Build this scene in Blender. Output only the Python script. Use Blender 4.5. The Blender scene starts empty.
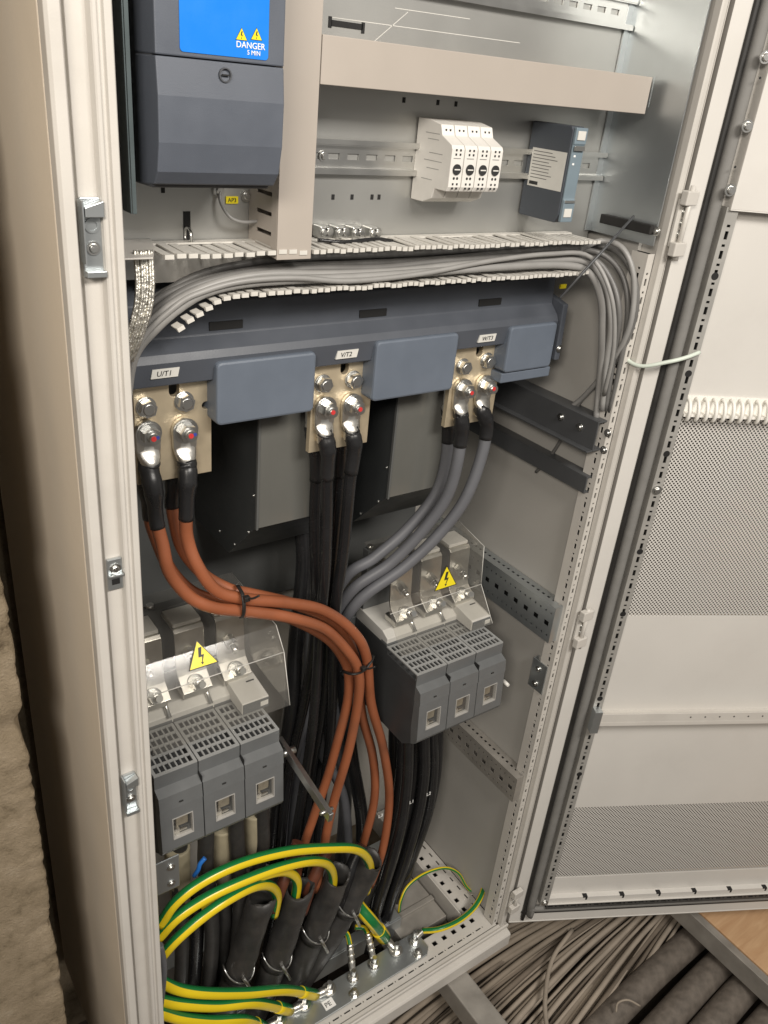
import bpy, bmesh, math, random
from mathutils import Vector, Matrix
random.seed(7)
scn = bpy.context.scene
COL = scn.collection

# ------------------------------------------------------------------ camera
CAM = Vector((-0.198, -0.7105, 1.55))
F_PX = 832.16
RX = Vector((0.81466503, 0.20072405, -0.54408708))     # world X / Y / Z axes seen in camera space
RY = Vector((-0.57263027, 0.42682583, -0.69993877))
RZ = Vector((0.09173588, 0.88177637, 0.46266075))
cd = bpy.data.cameras.new('camera')
cd.sensor_fit = 'VERTICAL'; cd.sensor_height = 36.0; cd.lens = F_PX / 1024 * 36.0
cd.clip_start = 0.02; cd.clip_end = 60
cam = bpy.data.objects.new('camera', cd); COL.objects.link(cam)
m3 = Matrix((RX, RY, RZ))
cam.matrix_world = Matrix.Translation(CAM) @ m3.to_4x4()
scn.camera = cam

# ------------------------------------------------------------------ world and lamps
w = bpy.data.worlds.new('World'); scn.world = w; w.use_nodes = True
bg = w.node_tree.nodes['Background']
bg.inputs[0].default_value = (1.0, 0.95, 0.88, 1); bg.inputs[1].default_value = 0.22
def area_lamp(name, loc, target, sx, sy, power, col):
    ld = bpy.data.lights.new(name, 'AREA'); ld.shape = 'RECTANGLE'; ld.size = sx; ld.size_y = sy
    ld.energy = power; ld.color = col
    o = bpy.data.objects.new(name, ld); COL.objects.link(o); o.location = loc
    d = Vector(target) - Vector(loc)
    o.rotation_euler = d.to_track_quat('-Z', 'Y').to_euler()
    return o
area_lamp('ceiling_or_fill_lamp', (0.50, -1.75, 2.60), (0.4, 0.1, 0.8), 1.2, 0.40, 53, (1.0, 0.945, 0.875))
area_lamp('ceiling_or_fill_lamp', (-1.02, -1.25, 2.15), (0.0, 0.1, 1.1), 0.7, 0.35, 28, (1.0, 0.92, 0.82))  # fill lamp added at the left to brighten the side panel
scn.view_settings.view_transform = 'Standard'; scn.view_settings.look = 'None'
scn.view_settings.exposure = 0.0; scn.view_settings.gamma = 1.0

# ------------------------------------------------------------------ points measured in the place
def _ray(px, py):
    d = Vector((px - 384.0, -(py - 512.0), -F_PX)); d.normalize()
    return Vector((RX.dot(d), RY.dot(d), RZ.dot(d)))
def at(px, py, Y):
    r = _ray(px, py); return CAM + r * ((Y - CAM.y) / r.y)
def atz(px, py, Z):
    r = _ray(px, py); return CAM + r * ((Z - CAM.z) / r.z)
def atx(px, py, X):
    r = _ray(px, py); return CAM + r * ((X - CAM.x) / r.x)

# ------------------------------------------------------------------ materials
MATS = {}
def mat(name, col, rough=0.5, metal=0.0, var=0.06, scale=40.0, bump=0.0, bscale=300.0, alpha=1.0, trans=0.0, spec=0.5, coat=0.0, dirt=0.0):
    if name in MATS: return MATS[name]
    m = bpy.data.materials.new(name); m.use_nodes = True
    nt = m.node_tree; b = nt.nodes['Principled BSDF']
    tc = nt.nodes.new('ShaderNodeTexCoord')
    n = nt.nodes.new('ShaderNodeTexNoise'); n.inputs['Scale'].default_value = scale; n.inputs['Detail'].default_value = 6
    nt.links.new(tc.outputs['Object'], n.inputs['Vector'])
    ramp = nt.nodes.new('ShaderNodeMapRange')
    ramp.inputs[1].default_value = 0.3; ramp.inputs[2].default_value = 0.7
    ramp.inputs[3].default_value = 1 - var; ramp.inputs[4].default_value = 1 + var
    nt.links.new(n.outputs['Fac'], ramp.inputs[0])
    mul = nt.nodes.new('ShaderNodeVectorMath'); mul.operation = 'SCALE'
    mul.inputs[0].default_value = col
    nt.links.new(ramp.outputs[0], mul.inputs['Scale'])
    src = mul.outputs[0]
    if dirt > 0:
        n2 = nt.nodes.new('ShaderNodeTexNoise'); n2.inputs['Scale'].default_value = 7; n2.inputs['Detail'].default_value = 10; n2.inputs['Roughness'].default_value = 0.75
        nt.links.new(tc.outputs['Object'], n2.inputs['Vector'])
        r2 = nt.nodes.new('ShaderNodeMapRange'); r2.inputs[1].default_value = 0.5; r2.inputs[2].default_value = 0.75
        r2.inputs[3].default_value = 0; r2.inputs[4].default_value = dirt
        nt.links.new(n2.outputs['Fac'], r2.inputs[0])
        mx = nt.nodes.new('ShaderNodeMixRGB'); mx.inputs[2].default_value = (0.16, 0.13, 0.10, 1)
        nt.links.new(r2.outputs[0], mx.inputs[0]); nt.links.new(src, mx.inputs[1]); src = mx.outputs[0]
    nt.links.new(src, b.inputs['Base Color'])
    b.inputs['Metallic'].default_value = metal
    rr = nt.nodes.new('ShaderNodeMapRange'); rr.inputs[1].default_value = 0.3; rr.inputs[2].default_value = 0.7
    rv = 0.025 if metal > 0.6 else 0.07
    rr.inputs[3].default_value = max(0.03, rough - rv); rr.inputs[4].default_value = min(1, rough + rv)
    nt.links.new(n.outputs['Fac'], rr.inputs[0]); nt.links.new(rr.outputs[0], b.inputs['Roughness'])
    b.inputs['Specular IOR Level'].default_value = spec
    b.inputs['Alpha'].default_value = alpha
    b.inputs['Transmission Weight'].default_value = trans
    b.inputs['Coat Weight'].default_value = coat
    if bump > 0:
        nb = nt.nodes.new('ShaderNodeTexNoise'); nb.inputs['Scale'].default_value = bscale; nb.inputs['Detail'].default_value = 4
        nt.links.new(tc.outputs['Object'], nb.inputs['Vector'])
        bp = nt.nodes.new('ShaderNodeBump'); bp.inputs['Strength'].default_value = bump; bp.inputs['Distance'].default_value = 0.002
        nt.links.new(nb.outputs['Fac'], bp.inputs['Height']); nt.links.new(bp.outputs[0], b.inputs['Normal'])
    MATS[name] = m
    return m
M = {}
M['paint'] = mat('light_grey_paint', (0.56, 0.535, 0.485), 0.42, var=0.04, scale=9, bump=0.06, bscale=900, dirt=0.10)
M['side_paint_lit'] = mat('side_panel_warm_lit_paint', (0.69, 0.61, 0.50), 0.45, var=0.04, scale=7, bump=0.08, bscale=500, dirt=0.12)  # grey paint turned tan and brighter: warm light put into the colour
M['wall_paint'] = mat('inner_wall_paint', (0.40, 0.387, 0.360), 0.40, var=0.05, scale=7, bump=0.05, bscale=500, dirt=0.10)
M['frame_paint'] = mat('frame_paint', (0.555, 0.53, 0.49), 0.38, var=0.03, scale=12, bump=0.05, bscale=700, dirt=0.12)
M['door_paint'] = mat('door_paint', (0.60, 0.58, 0.545), 0.40, var=0.03, scale=6, bump=0.05, bscale=900, dirt=0.06)
M['galv'] = mat('galvanised_sheet', (0.50, 0.53, 0.54), 0.36, 0.85, var=0.05, scale=12, bump=0.012, bscale=60)
M['galv_rough'] = mat('galvanised_plate', (0.47, 0.47, 0.45), 0.42, 0.78, var=0.05, scale=9, bump=0.015, bscale=80)
M['zinc'] = mat('bright_zinc', (0.68, 0.68, 0.66), 0.30, 1.0, var=0.04, scale=30)
M['tin'] = mat('tinned_copper', (0.78, 0.76, 0.71), 0.34, 1.0, var=0.08, scale=60)
M['brass_plate'] = mat('passivated_busbar', (0.66, 0.56, 0.40), 0.42, 0.65, var=0.07, scale=50)
M['lid'] = mat('trunking_pvc', (0.40, 0.358, 0.315), 0.45, var=0.03, scale=10)
M['duct'] = mat('duct_pvc', (0.60, 0.58, 0.535), 0.5, var=0.05, scale=60)
M['drive'] = mat('drive_plastic', (0.088, 0.100, 0.124), 0.45, var=0.05, scale=30, bump=0.12, bscale=1500)
M['drive_dark'] = mat('drive_side_plastic', (0.060, 0.064, 0.072), 0.5, var=0.06, scale=30, bump=0.1, bscale=1500)
M['blue'] = mat('blue_film', (0.012, 0.20, 0.72), 0.28, var=0.02)
M['white_ink'] = mat('white_ink', (0.85, 0.85, 0.83), 0.5, var=0.0)
M['yellow_ink'] = mat('yellow_film', (0.85, 0.70, 0.02), 0.4, var=0.03)
M['black_ink'] = mat('black_ink', (0.02, 0.02, 0.02), 0.5, var=0.0)
M['cover'] = mat('cover_plastic', (0.122, 0.145, 0.182), 0.42, var=0.05, scale=25, bump=0.1, bscale=1200)
M['unit'] = mat('converter_panel', (0.070, 0.078, 0.094), 0.42, var=0.06, scale=20, bump=0.06, bscale=700)
M['unit_dark'] = mat('converter_shroud', (0.036, 0.039, 0.040), 0.35, var=0.1, scale=20)
M['unit_grey'] = mat('back_plate_paint', (0.095, 0.098, 0.096), 0.45, var=0.06, scale=12)
M['gloss'] = mat('smoked_panel', (0.12, 0.12, 0.11), 0.12, var=0.10, scale=6, spec=0.7)
M['black'] = mat('black_void', (0.008, 0.008, 0.008), 0.7, var=0.0)
M['rubber'] = mat('rubber', (0.055, 0.053, 0.050), 0.55, var=0.12, scale=40, bump=0.15, bscale=400)
M['gasket'] = mat('foam_gasket', (0.19, 0.185, 0.175), 0.7, var=0.06, scale=60, bump=0.08, bscale=500)
M['strip_metal'] = mat('frame_strip_metal', (0.40, 0.39, 0.365), 0.42, 0.35, var=0.08, scale=30)
M['strip_dark'] = mat('teal_strip', (0.10, 0.125, 0.13), 0.4, 0.3, var=0.08, scale=20)
M['rubber_black'] = mat('rubber_black', (0.018, 0.017, 0.016), 0.5, var=0.12, scale=40)
M['rail_dark'] = mat('rail_anthracite', (0.085, 0.088, 0.092), 0.4, 0.25, var=0.08, scale=20)
M['orange'] = mat('orange_brown_pvc', (0.285, 0.092, 0.041), 0.36, var=0.13, scale=18, bump=0.10, bscale=90, dirt=0.18)
M['blk_cable'] = mat('black_pvc', (0.015, 0.015, 0.016), 0.24, var=0.12, scale=25, bump=0.08, bscale=120)
M['gry_cable'] = mat('grey_pvc', (0.118, 0.121, 0.132), 0.45, var=0.07, scale=20, bump=0.06, bscale=150)
M['ctl_cable'] = mat('control_cable_pvc', (0.27, 0.265, 0.255), 0.42, var=0.07, scale=30)
M['ctl_cable2'] = mat('control_cable_dark', (0.135, 0.132, 0.127), 0.45, var=0.07, scale=30)
M['pale_cable'] = mat('pale_green_cable', (0.58, 0.64, 0.57), 0.4, var=0.04, scale=30)
M['shrink'] = mat('heat_shrink', (0.018, 0.018, 0.019), 0.32, var=0.1, scale=30, bump=0.25, bscale=60)
M['shrink_grey'] = mat('heat_shrink_grey', (0.045, 0.047, 0.050), 0.45, var=0.1, scale=30)
M['sw_grey'] = mat('switch_grey_plastic', (0.122, 0.127, 0.129), 0.45, var=0.05, scale=40, bump=0.1, bscale=1200)
M['sw_dark'] = mat('switch_body_plastic', (0.052, 0.054, 0.056), 0.5, var=0.07, scale=30)
M['fuse'] = mat('fuse_ceramic', (0.20, 0.175, 0.13), 0.5, var=0.2, scale=120)
M['lip'] = mat('window_lip', (0.36, 0.35, 0.33), 0.45, var=0.04)
M['sw_light'] = mat('switch_grille_plastic', (0.30, 0.305, 0.30), 0.4, var=0.04, scale=40)
M['sw_white'] = mat('switch_base_plastic', (0.60, 0.59, 0.56), 0.5, var=0.05, scale=30)
M['module'] = mat('module_plastic', (0.70, 0.68, 0.64), 0.5, var=0.03, scale=60)
M['mod_dark'] = mat('module_dial', (0.03, 0.03, 0.03), 0.4, var=0.05)
M['relay'] = mat('relay_plastic', (0.062, 0.071, 0.085), 0.45, var=0.05, scale=40, bump=0.08, bscale=1500)
M['relay_face'] = mat('relay_face_plastic', (0.17, 0.22, 0.255), 0.42, var=0.05, scale=40)
M['label'] = mat('label_paper', (0.62, 0.61, 0.57), 0.5, var=0.03, scale=80)
M['red'] = mat('red_mark', (0.55, 0.04, 0.04), 0.45, var=0.05)
M['bluemark'] = mat('blue_mark', (0.04, 0.06, 0.30), 0.45, var=0.05)
M['cream'] = mat('cream_wrap', (0.34, 0.30, 0.205), 0.65, var=0.12, scale=30, bump=0.4, bscale=60)
M['white_plastic'] = mat('white_plastic', (0.78, 0.76, 0.71), 0.45, var=0.03)
M['concrete'] = mat('rough_plaster', (0.42, 0.335, 0.225), 0.95, var=0.22, scale=18, bump=1.0, bscale=190, dirt=0.45)
M['ground'] = mat('dusty_concrete', (0.075, 0.06, 0.046), 0.95, var=0.3, scale=12, bump=0.6, bscale=80)
M['dust_cable'] = mat('dusty_grey_cable', (0.33, 0.28, 0.225), 0.75, var=0.18, scale=14, bump=0.2, bscale=150, dirt=0.45)
M['dust_cable2'] = mat('dusty_brown_cable', (0.24, 0.20, 0.155), 0.8, var=0.2, scale=14, bump=0.2, bscale=150, dirt=0.45)
M['dust_cable3'] = mat('dusty_dark_cable', (0.16, 0.13, 0.10), 0.8, var=0.2, scale=14, bump=0.2, bscale=150, dirt=0.3)
M['dust_black'] = mat('dusty_black_cable', (0.135, 0.115, 0.096), 0.66, var=0.25, scale=60, bump=0.35, bscale=120, dirt=0.5)
M['steel'] = mat('dull_steel', (0.33, 0.31, 0.28), 0.5, 0.35, var=0.18, scale=18, bump=0.15, bscale=120, dirt=0.3)
M['sleeve'] = mat('cut_sheath', (0.034, 0.033, 0.032), 0.45, var=0.3, scale=24, bump=0.55, bscale=70, dirt=0.25)
M['brown'] = mat('brown_core', (0.12, 0.040, 0.022), 0.42, var=0.1, scale=20)
M['blue_core'] = mat('blue_core', (0.02, 0.16, 0.55), 0.4, var=0.1)
M['braid'] = mat('braided_copper', (0.70, 0.68, 0.62), 0.38, 0.9, var=0.25, scale=120, bump=0.8, bscale=260)

def wood_mat():
    m = bpy.data.materials.new('plywood'); m.use_nodes = True; nt = m.node_tree; b = nt.nodes['Principled BSDF']
    tc = nt.nodes.new('ShaderNodeTexCoord'); mp = nt.nodes.new('ShaderNodeMapping'); mp.inputs['Scale'].default_value = (3, 22, 3)
    mp.inputs['Rotation'].default_value = (0, 0, 0.5)
    nt.links.new(tc.outputs['Object'], mp.inputs[0])
    n = nt.nodes.new('ShaderNodeTexNoise'); n.inputs['Scale'].default_value = 3; n.inputs['Detail'].default_value = 8; n.inputs['Distortion'].default_value = 0.8
    nt.links.new(mp.outputs[0], n.inputs[0])
    r = nt.nodes.new('ShaderNodeValToRGB'); r.color_ramp.elements[0].color = (0.46, 0.27, 0.14, 1); r.color_ramp.elements[1].color = (0.58, 0.38, 0.215, 1)
    r.color_ramp.elements[0].position = 0.3; r.color_ramp.elements[1].position = 0.7
    nt.links.new(n.outputs[0], r.inputs[0]); nt.links.new(r.outputs[0], b.inputs['Base Color']); b.inputs['Roughness'].default_value = 0.6
    return m
M['wood'] = wood_mat()

def plaster_mat():
    m = bpy.data.materials.new('gritty_plaster'); m.use_nodes = True; nt = m.node_tree; b = nt.nodes['Principled BSDF']
    tc = nt.nodes.new('ShaderNodeTexCoord')
    def nz_(sc, det, ro):
        n = nt.nodes.new('ShaderNodeTexNoise'); n.inputs['Scale'].default_value = sc; n.inputs['Detail'].default_value = det; n.inputs['Roughness'].default_value = ro
        nt.links.new(tc.outputs['Object'], n.inputs['Vector']); return n
    n1 = nz_(22, 12, 0.72); n2 = nz_(5, 6, 0.6); n3 = nz_(260, 8, 0.75)
    r = nt.nodes.new('ShaderNodeValToRGB'); e = r.color_ramp.elements
    e[0].position = 0.30; e[0].color = (0.10, 0.075, 0.048, 1); e[1].position = 0.70; e[1].color = (0.40, 0.34, 0.255, 1)
    k = e.new(0.44); k.color = (0.25, 0.20, 0.135, 1); k = e.new(0.57); k.color = (0.31, 0.25, 0.175, 1)
    ad = nt.nodes.new('ShaderNodeMath'); ad.operation = 'MULTIPLY_ADD'; ad.inputs[1].default_value = 0.35; nt.links.new(n2.outputs[0], ad.inputs[0])
    sb = nt.nodes.new('ShaderNodeMath'); sb.operation = 'MULTIPLY_ADD'; sb.inputs[1].default_value = 0.9; sb.inputs[2].default_value = -0.12; nt.links.new(n1.outputs[0], sb.inputs[0]); nt.links.new(sb.outputs[0], ad.inputs[2])
    nt.links.new(ad.outputs[0], r.inputs[0]); nt.links.new(r.outputs[0], b.inputs['Base Color']); b.inputs['Roughness'].default_value = 0.95; b.inputs['Specular IOR Level'].default_value = 0.15
    hs = nt.nodes.new('ShaderNodeMath'); hs.operation = 'ADD'; nt.links.new(n1.outputs[0], hs.inputs[0])
    h3 = nt.nodes.new('ShaderNodeMath'); h3.operation = 'MULTIPLY'; h3.inputs[1].default_value = 0.9; nt.links.new(n3.outputs[0], h3.inputs[0]); nt.links.new(h3.outputs[0], hs.inputs[1])
    bp = nt.nodes.new('ShaderNodeBump'); bp.inputs['Strength'].default_value = 1.0; bp.inputs['Distance'].default_value = 0.003
    nt.links.new(hs.outputs[0], bp.inputs['Height']); nt.links.new(bp.outputs[0], b.inputs['Normal'])
    return m
M['plaster'] = plaster_mat()

def stripe_mat():
    m = bpy.data.materials.new('yellow_green_pvc'); m.use_nodes = True; nt = m.node_tree; b = nt.nodes['Principled BSDF']
    uv = nt.nodes.new('ShaderNodeUVMap'); sp = nt.nodes.new('ShaderNodeSeparateXYZ'); nt.links.new(uv.outputs[0], sp.inputs[0])
    a = nt.nodes.new('ShaderNodeMath'); a.operation = 'MULTIPLY'; a.inputs[1].default_value = 2.0; nt.links.new(sp.outputs[0], a.inputs[0])
    fr = nt.nodes.new('ShaderNodeMath'); fr.operation = 'FRACT'; nt.links.new(a.outputs[0], fr.inputs[0])
    lt = nt.nodes.new('ShaderNodeMath'); lt.operation = 'LESS_THAN'; lt.inputs[1].default_value = 0.42; nt.links.new(fr.outputs[0], lt.inputs[0])
    mx = nt.nodes.new('ShaderNodeMixRGB'); mx.inputs[1].default_value = (0.74, 0.55, 0.015, 1); mx.inputs[2].default_value = (0.010, 0.16, 0.04, 1)
    nt.links.new(lt.outputs[0], mx.inputs[0]); nt.links.new(mx.outputs[0], b.inputs['Base Color']); b.inputs['Roughness'].default_value = 0.28
    return m
M['pe'] = stripe_mat()

def perf_mat(name, pu, pv, r, col, rough, metal):
    """sheet with a staggered lattice of punched (see-through) holes, laid out on the sheet's own UVs in metres"""
    m = bpy.data.materials.new(name); m.use_nodes = True; nt = m.node_tree; b = nt.nodes['Principled BSDF']
    b.inputs['Base Color'].default_value = (*col, 1); b.inputs['Roughness'].default_value = rough; b.inputs['Metallic'].default_value = metal
    uv = nt.nodes.new('ShaderNodeUVMap'); sp = nt.nodes.new('ShaderNodeSeparateXYZ'); nt.links.new(uv.outputs[0], sp.inputs[0])
    def mth(op, a, bb=None):
        n = nt.nodes.new('ShaderNodeMath'); n.operation = op
        for i, v in enumerate((a, bb)):
            if v is None: continue
            if isinstance(v, (int, float)): n.inputs[i].default_value = v
            else: nt.links.new(v, n.inputs[i])
        return n.outputs[0]
    def lattice(off):
        u = mth('SUBTRACT', mth('FRACT', mth('ADD', mth('DIVIDE', sp.outputs[0], pu), off)), 0.5)
        v = mth('SUBTRACT', mth('FRACT', mth('ADD', mth('DIVIDE', sp.outputs[1], pv), off)), 0.5)
        du = mth('MULTIPLY', u, pu); dv = mth('MULTIPLY', v, pv)
        return mth('SQRT', mth('ADD', mth('MULTIPLY', du, du), mth('MULTIPLY', dv, dv)))
    d = mth('MINIMUM', lattice(0.0), lattice(0.5))
    hole = mth('LESS_THAN', d, r)
    tr = nt.nodes.new('ShaderNodeBsdfTransparent'); mx = nt.nodes.new('ShaderNodeMixShader')
    nt.links.new(hole, mx.inputs[0]); nt.links.new(b.outputs[0], mx.inputs[1]); nt.links.new(tr.outputs[0], mx.inputs[2])
    nt.links.new(mx.outputs[0], nt.nodes['Material Output'].inputs[0])
    return m
M['perf'] = perf_mat('perforated_sheet', 0.0064, 0.0068, 0.0016, (0.60, 0.58, 0.545), 0.42, 0.0)
M['filter'] = mat('filter_mat', (0.07, 0.066, 0.060), 0.9, var=0.2, scale=40)

def clear_mat():
    m = bpy.data.materials.new('clear_polycarbonate'); m.use_nodes = True; nt = m.node_tree
    for n in list(nt.nodes):
        if n.type != 'OUTPUT_MATERIAL': nt.nodes.remove(n)
    out = nt.nodes['Material Output']
    tr = nt.nodes.new('ShaderNodeBsdfTransparent'); tr.inputs[0].default_value = (0.95, 0.945, 0.93, 1)
    gl = nt.nodes.new('ShaderNodeBsdfGlossy'); gl.inputs['Roughness'].default_value = 0.10; gl.inputs[0].default_value = (1, 1, 1, 1)
    df = nt.nodes.new('ShaderNodeBsdfDiffuse'); df.inputs[0].default_value = (0.5, 0.48, 0.45, 1)
    lw = nt.nodes.new('ShaderNodeLayerWeight'); lw.inputs[0].default_value = 0.5
    pw = nt.nodes.new('ShaderNodeMath'); pw.operation = 'POWER'; pw.inputs[1].default_value = 4.0; nt.links.new(lw.outputs['Facing'], pw.inputs[0])
    ma = nt.nodes.new('ShaderNodeMath'); ma.operation = 'MULTIPLY_ADD'; ma.inputs[1].default_value = 0.7; ma.inputs[2].default_value = 0.022; nt.links.new(pw.outputs[0], ma.inputs[0])
    mx = nt.nodes.new('ShaderNodeMixShader'); nt.links.new(ma.outputs[0], mx.inputs[0]); nt.links.new(tr.outputs[0], mx.inputs[1]); nt.links.new(gl.outputs[0], mx.inputs[2])
    m2 = nt.nodes.new('ShaderNodeMixShader'); m2.inputs[0].default_value = 0.05
    nt.links.new(mx.outputs[0], m2.inputs[1]); nt.links.new(df.outputs[0], m2.inputs[2]); nt.links.new(m2.outputs[0], out.inputs[0])
    return m
M['clear'] = clear_mat()

# ------------------------------------------------------------------ mesh helpers
class MB:
    def __init__(s): s.v = []; s.f = []; s.sm = []; s.uv = []
    def add(s, vs, fs, smooth=False, uvs=None):
        b = len(s.v); s.v += [Vector(p) for p in vs]
        for i, f in enumerate(fs):
            s.f.append([b + k for k in f]); s.sm.append(smooth if not isinstance(smooth, list) else smooth[i])
            s.uv.append(uvs[i] if uvs else None)
        return s
    def box(s, x0, x1, y0, y1, z0, z1):
        x0, x1 = sorted((x0, x1)); y0, y1 = sorted((y0, y1)); z0, z1 = sorted((z0, z1))
        return s.add([(x0,y0,z0),(x1,y0,z0),(x1,y1,z0),(x0,y1,z0),(x0,y0,z1),(x1,y0,z1),(x1,y1,z1),(x0,y1,z1)],
              [(0,3,2,1),(4,5,6,7),(0,1,5,4),(1,2,6,5),(2,3,7,6),(3,0,4,7)])
    def fbox(s, T, u0, u1, v0, v1, n0, n1):
        """box in a local frame, T(u,v,n) -> world (right-handed frame)"""
        return s.add([T(u0,v0,n0),T(u1,v0,n0),T(u1,v1,n0),T(u0,v1,n0),T(u0,v0,n1),T(u1,v0,n1),T(u1,v1,n1),T(u0,v1,n1)],
              [(0,3,2,1),(4,5,6,7),(0,1,5,4),(1,2,6,5),(2,3,7,6),(3,0,4,7)])
    def prism(s, poly, axis, a0, a1, T=None):
        n = len(poly)
        def P(p, a):
            if axis == 'x': return (a, p[0], p[1])
            if axis == 'y': return (p[0], a, p[1])
            return (p[0], p[1], a)
        vs = [P(p, a0) for p in poly] + [P(p, a1) for p in poly]
        if T: vs = [T(*q) for q in vs]
        fs = [tuple(range(n))[::-1], tuple(range(n, 2*n))] + [(i, (i+1) % n, n + (i+1) % n, n + i) for i in range(n)]
        return s.add(vs, fs)
    def cyl(s, p0, p1, r, n=16, r1=None, caps=True, phase=0.0, smooth=True):
        p0 = Vector(p0); p1 = Vector(p1); r1 = r if r1 is None else r1
        d = (p1 - p0).normalized(); a = d.orthogonal().normalized(); b = d.cross(a)
        vs = []
        for p, rr in ((p0, r), (p1, r1)):
            for i in range(n):
                t = 2 * math.pi * i / n + phase; vs.append(p + (a * math.cos(t) + b * math.sin(t)) * rr)
        fs = [(i, (i+1) % n, n + (i+1) % n, n + i) for i in range(n)]; sm = [smooth] * n
        if caps: fs += [tuple(range(n))[::-1], tuple(range(n, 2*n))]; sm += [False, False]
        return s.add(vs, fs, sm)
    def ring(s, p0, p1, r, ri, n=20):
        p0 = Vector(p0); p1 = Vector(p1); d = (p1 - p0).normalized(); a = d.orthogonal().normalized(); b = d.cross(a)
        vs = []
        for p, rr in ((p0, r), (p1, r), (p1, ri), (p0, ri)):
            for i in range(n):
                t = 2 * math.pi * i / n; vs.append(p + (a * math.cos(t) + b * math.sin(t)) * rr)
        fs = []; sm = []
        for k in range(4):
            for i in range(n):
                fs.append((k*n+i, k*n+(i+1) % n, ((k+1) % 4)*n+(i+1) % n, ((k+1) % 4)*n+i)); sm.append(k % 2 == 0)
        return s.add(vs, fs, sm)
    def tube(s, path, r, n=12, caps=True, sub=6, twist=0.0, u0=0.0, flat=1.0, ref=None):
        P = smooth_path(path, sub); m = len(P)
        rf = r if callable(r) else (lambda t: r)
        T = []
        for i in range(m):
            d = P[min(i+1, m-1)] - P[max(i-1, 0)]; T.append(d.normalized())
        ref = Vector(ref) if ref else Vector((0, -1, 0.25))
        a = ref - T[0] * ref.dot(T[0])
        if a.length < 1e-3: a = T[0].orthogonal()
        a.normalize(); vs = []; L = 0
        for i in range(m):
            if i:
                a = a - T[i] * a.dot(T[i]); a.normalize(); L += (P[i] - P[i-1]).length
            b = T[i].cross(a); rr = rf(i / (m - 1)); tw = twist * L
            for k in range(n):
                t = 2 * math.pi * k / n + tw; vs.append(P[i] + a * math.cos(t) * rr + b * math.sin(t) * rr * flat)
        fs = []; uvs = []; sm = []
        for i in range(m - 1):
            for k in range(n):
                fs.append((i*n+k, i*n+(k+1) % n, (i+1)*n+(k+1) % n, (i+1)*n+k)); sm.append(True)
                ua = u0 + k / n; ub = u0 + (k + 1) / n; va = i / m; vb = (i + 1) / m
                uvs.append([(ua, va), (ub, va), (ub, vb), (ua, vb)])
        if caps:
            fs += [tuple(range(n))[::-1], tuple(range((m-1)*n, m*n))]; sm += [False, False]; uvs += [None, None]
        return s.add(vs, fs, sm, uvs)
    def strip(s, T, L, W, th, rows):
        """perforated strip: real gaps. rows = [(v_centre, hole_width, [(u0,u1),...])], sorted by v"""
        v = 0.0
        for vc, hw, holes in rows:
            s.fbox(T, 0, L, v, vc - hw/2, 0, th)
            u = 0.0
            for (a, b) in holes:
                if a > u: s.fbox(T, u, a, vc - hw/2, vc + hw/2, 0, th)
                u = b
            s.fbox(T, u, L, vc - hw/2, vc + hw/2, 0, th); v = vc + hw/2
        return s.fbox(T, 0, L, v, W, 0, th)

def smooth_path(path, sub=6):
    P = [Vector(p) for p in path]
    if len(P) < 3 or sub < 2: return P
    out = []
    for i in range(len(P) - 1):
        p0 = P[i-1] if i else P[0] * 2 - P[1]; p1 = P[i]; p2 = P[i+1]; p3 = P[i+2] if i + 2 < len(P) else P[-1] * 2 - P[-2]
        for k in range(sub):
            t = k / sub
            out.append(0.5 * ((2*p1) + (p2-p0)*t + (2*p0-5*p1+4*p2-p3)*t*t + (-p0+3*p1-3*p2+p3)*t*t*t))
    out.append(P[-1]); return out

WL = {}
def link(name, me, loc, parent=None):
    o = bpy.data.objects.new(name, me); COL.objects.link(o); WL[o.name] = Vector(loc)
    if parent is not None:
        o.parent = parent; o.location = Vector(loc) - WL[parent.name]
    else: o.location = loc
    return o
def to_mesh(name, mb, mt, off=(0, 0, 0)):
    off = Vector(off)
    me = bpy.data.meshes.new(name); me.from_pydata([v - off for v in mb.v], [], mb.f)
    me.polygons.foreach_set('use_smooth', mb.sm)
    if any(u is not None for u in mb.uv):
        ul = me.uv_layers.new(name='UVMap'); k = 0
        for fi, f in enumerate(mb.f):
            u = mb.uv[fi]
            for j in range(len(f)):
                ul.data[k].uv = u[j] if u else (0.3, 0.3); k += 1
    me.materials.append(mt); me.update(); return me
def tag(o, label=None, cat=None, group=None, kind=None):
    if label: o['label'] = label
    if cat: o['category'] = cat
    if group: o['group'] = group
    if kind: o['kind'] = kind
    return o
def build(name, mb, mt, parent=None, label=None, cat=None, group=None, kind=None, bevel=0.0):
    if isinstance(mt, str): mt = M[mt]
    lo = [min(v[i] for v in mb.v) for i in range(3)]; hi = [max(v[i] for v in mb.v) for i in range(3)]
    off = Vector(((lo[0]+hi[0])/2, (lo[1]+hi[1])/2, lo[2]))
    me = to_mesh(name, mb, mt, off)
    o = link(name, me, off, parent)
    if bevel:
        md = o.modifiers.new('bevel', 'BEVEL'); md.width = bevel; md.segments = 2; md.limit_method = 'ANGLE'; md.angle_limit = math.radians(40)
    return tag(o, label, cat, group, kind)
def thing(name, label, cat, loc, group=None, kind=None):
    return tag(link(name, None, Vector(loc)), label, cat, group, kind)
def inst(name, me, loc, parent, label=None):
    o = link(name, me, Vector(loc), parent); return tag(o, label)
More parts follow.
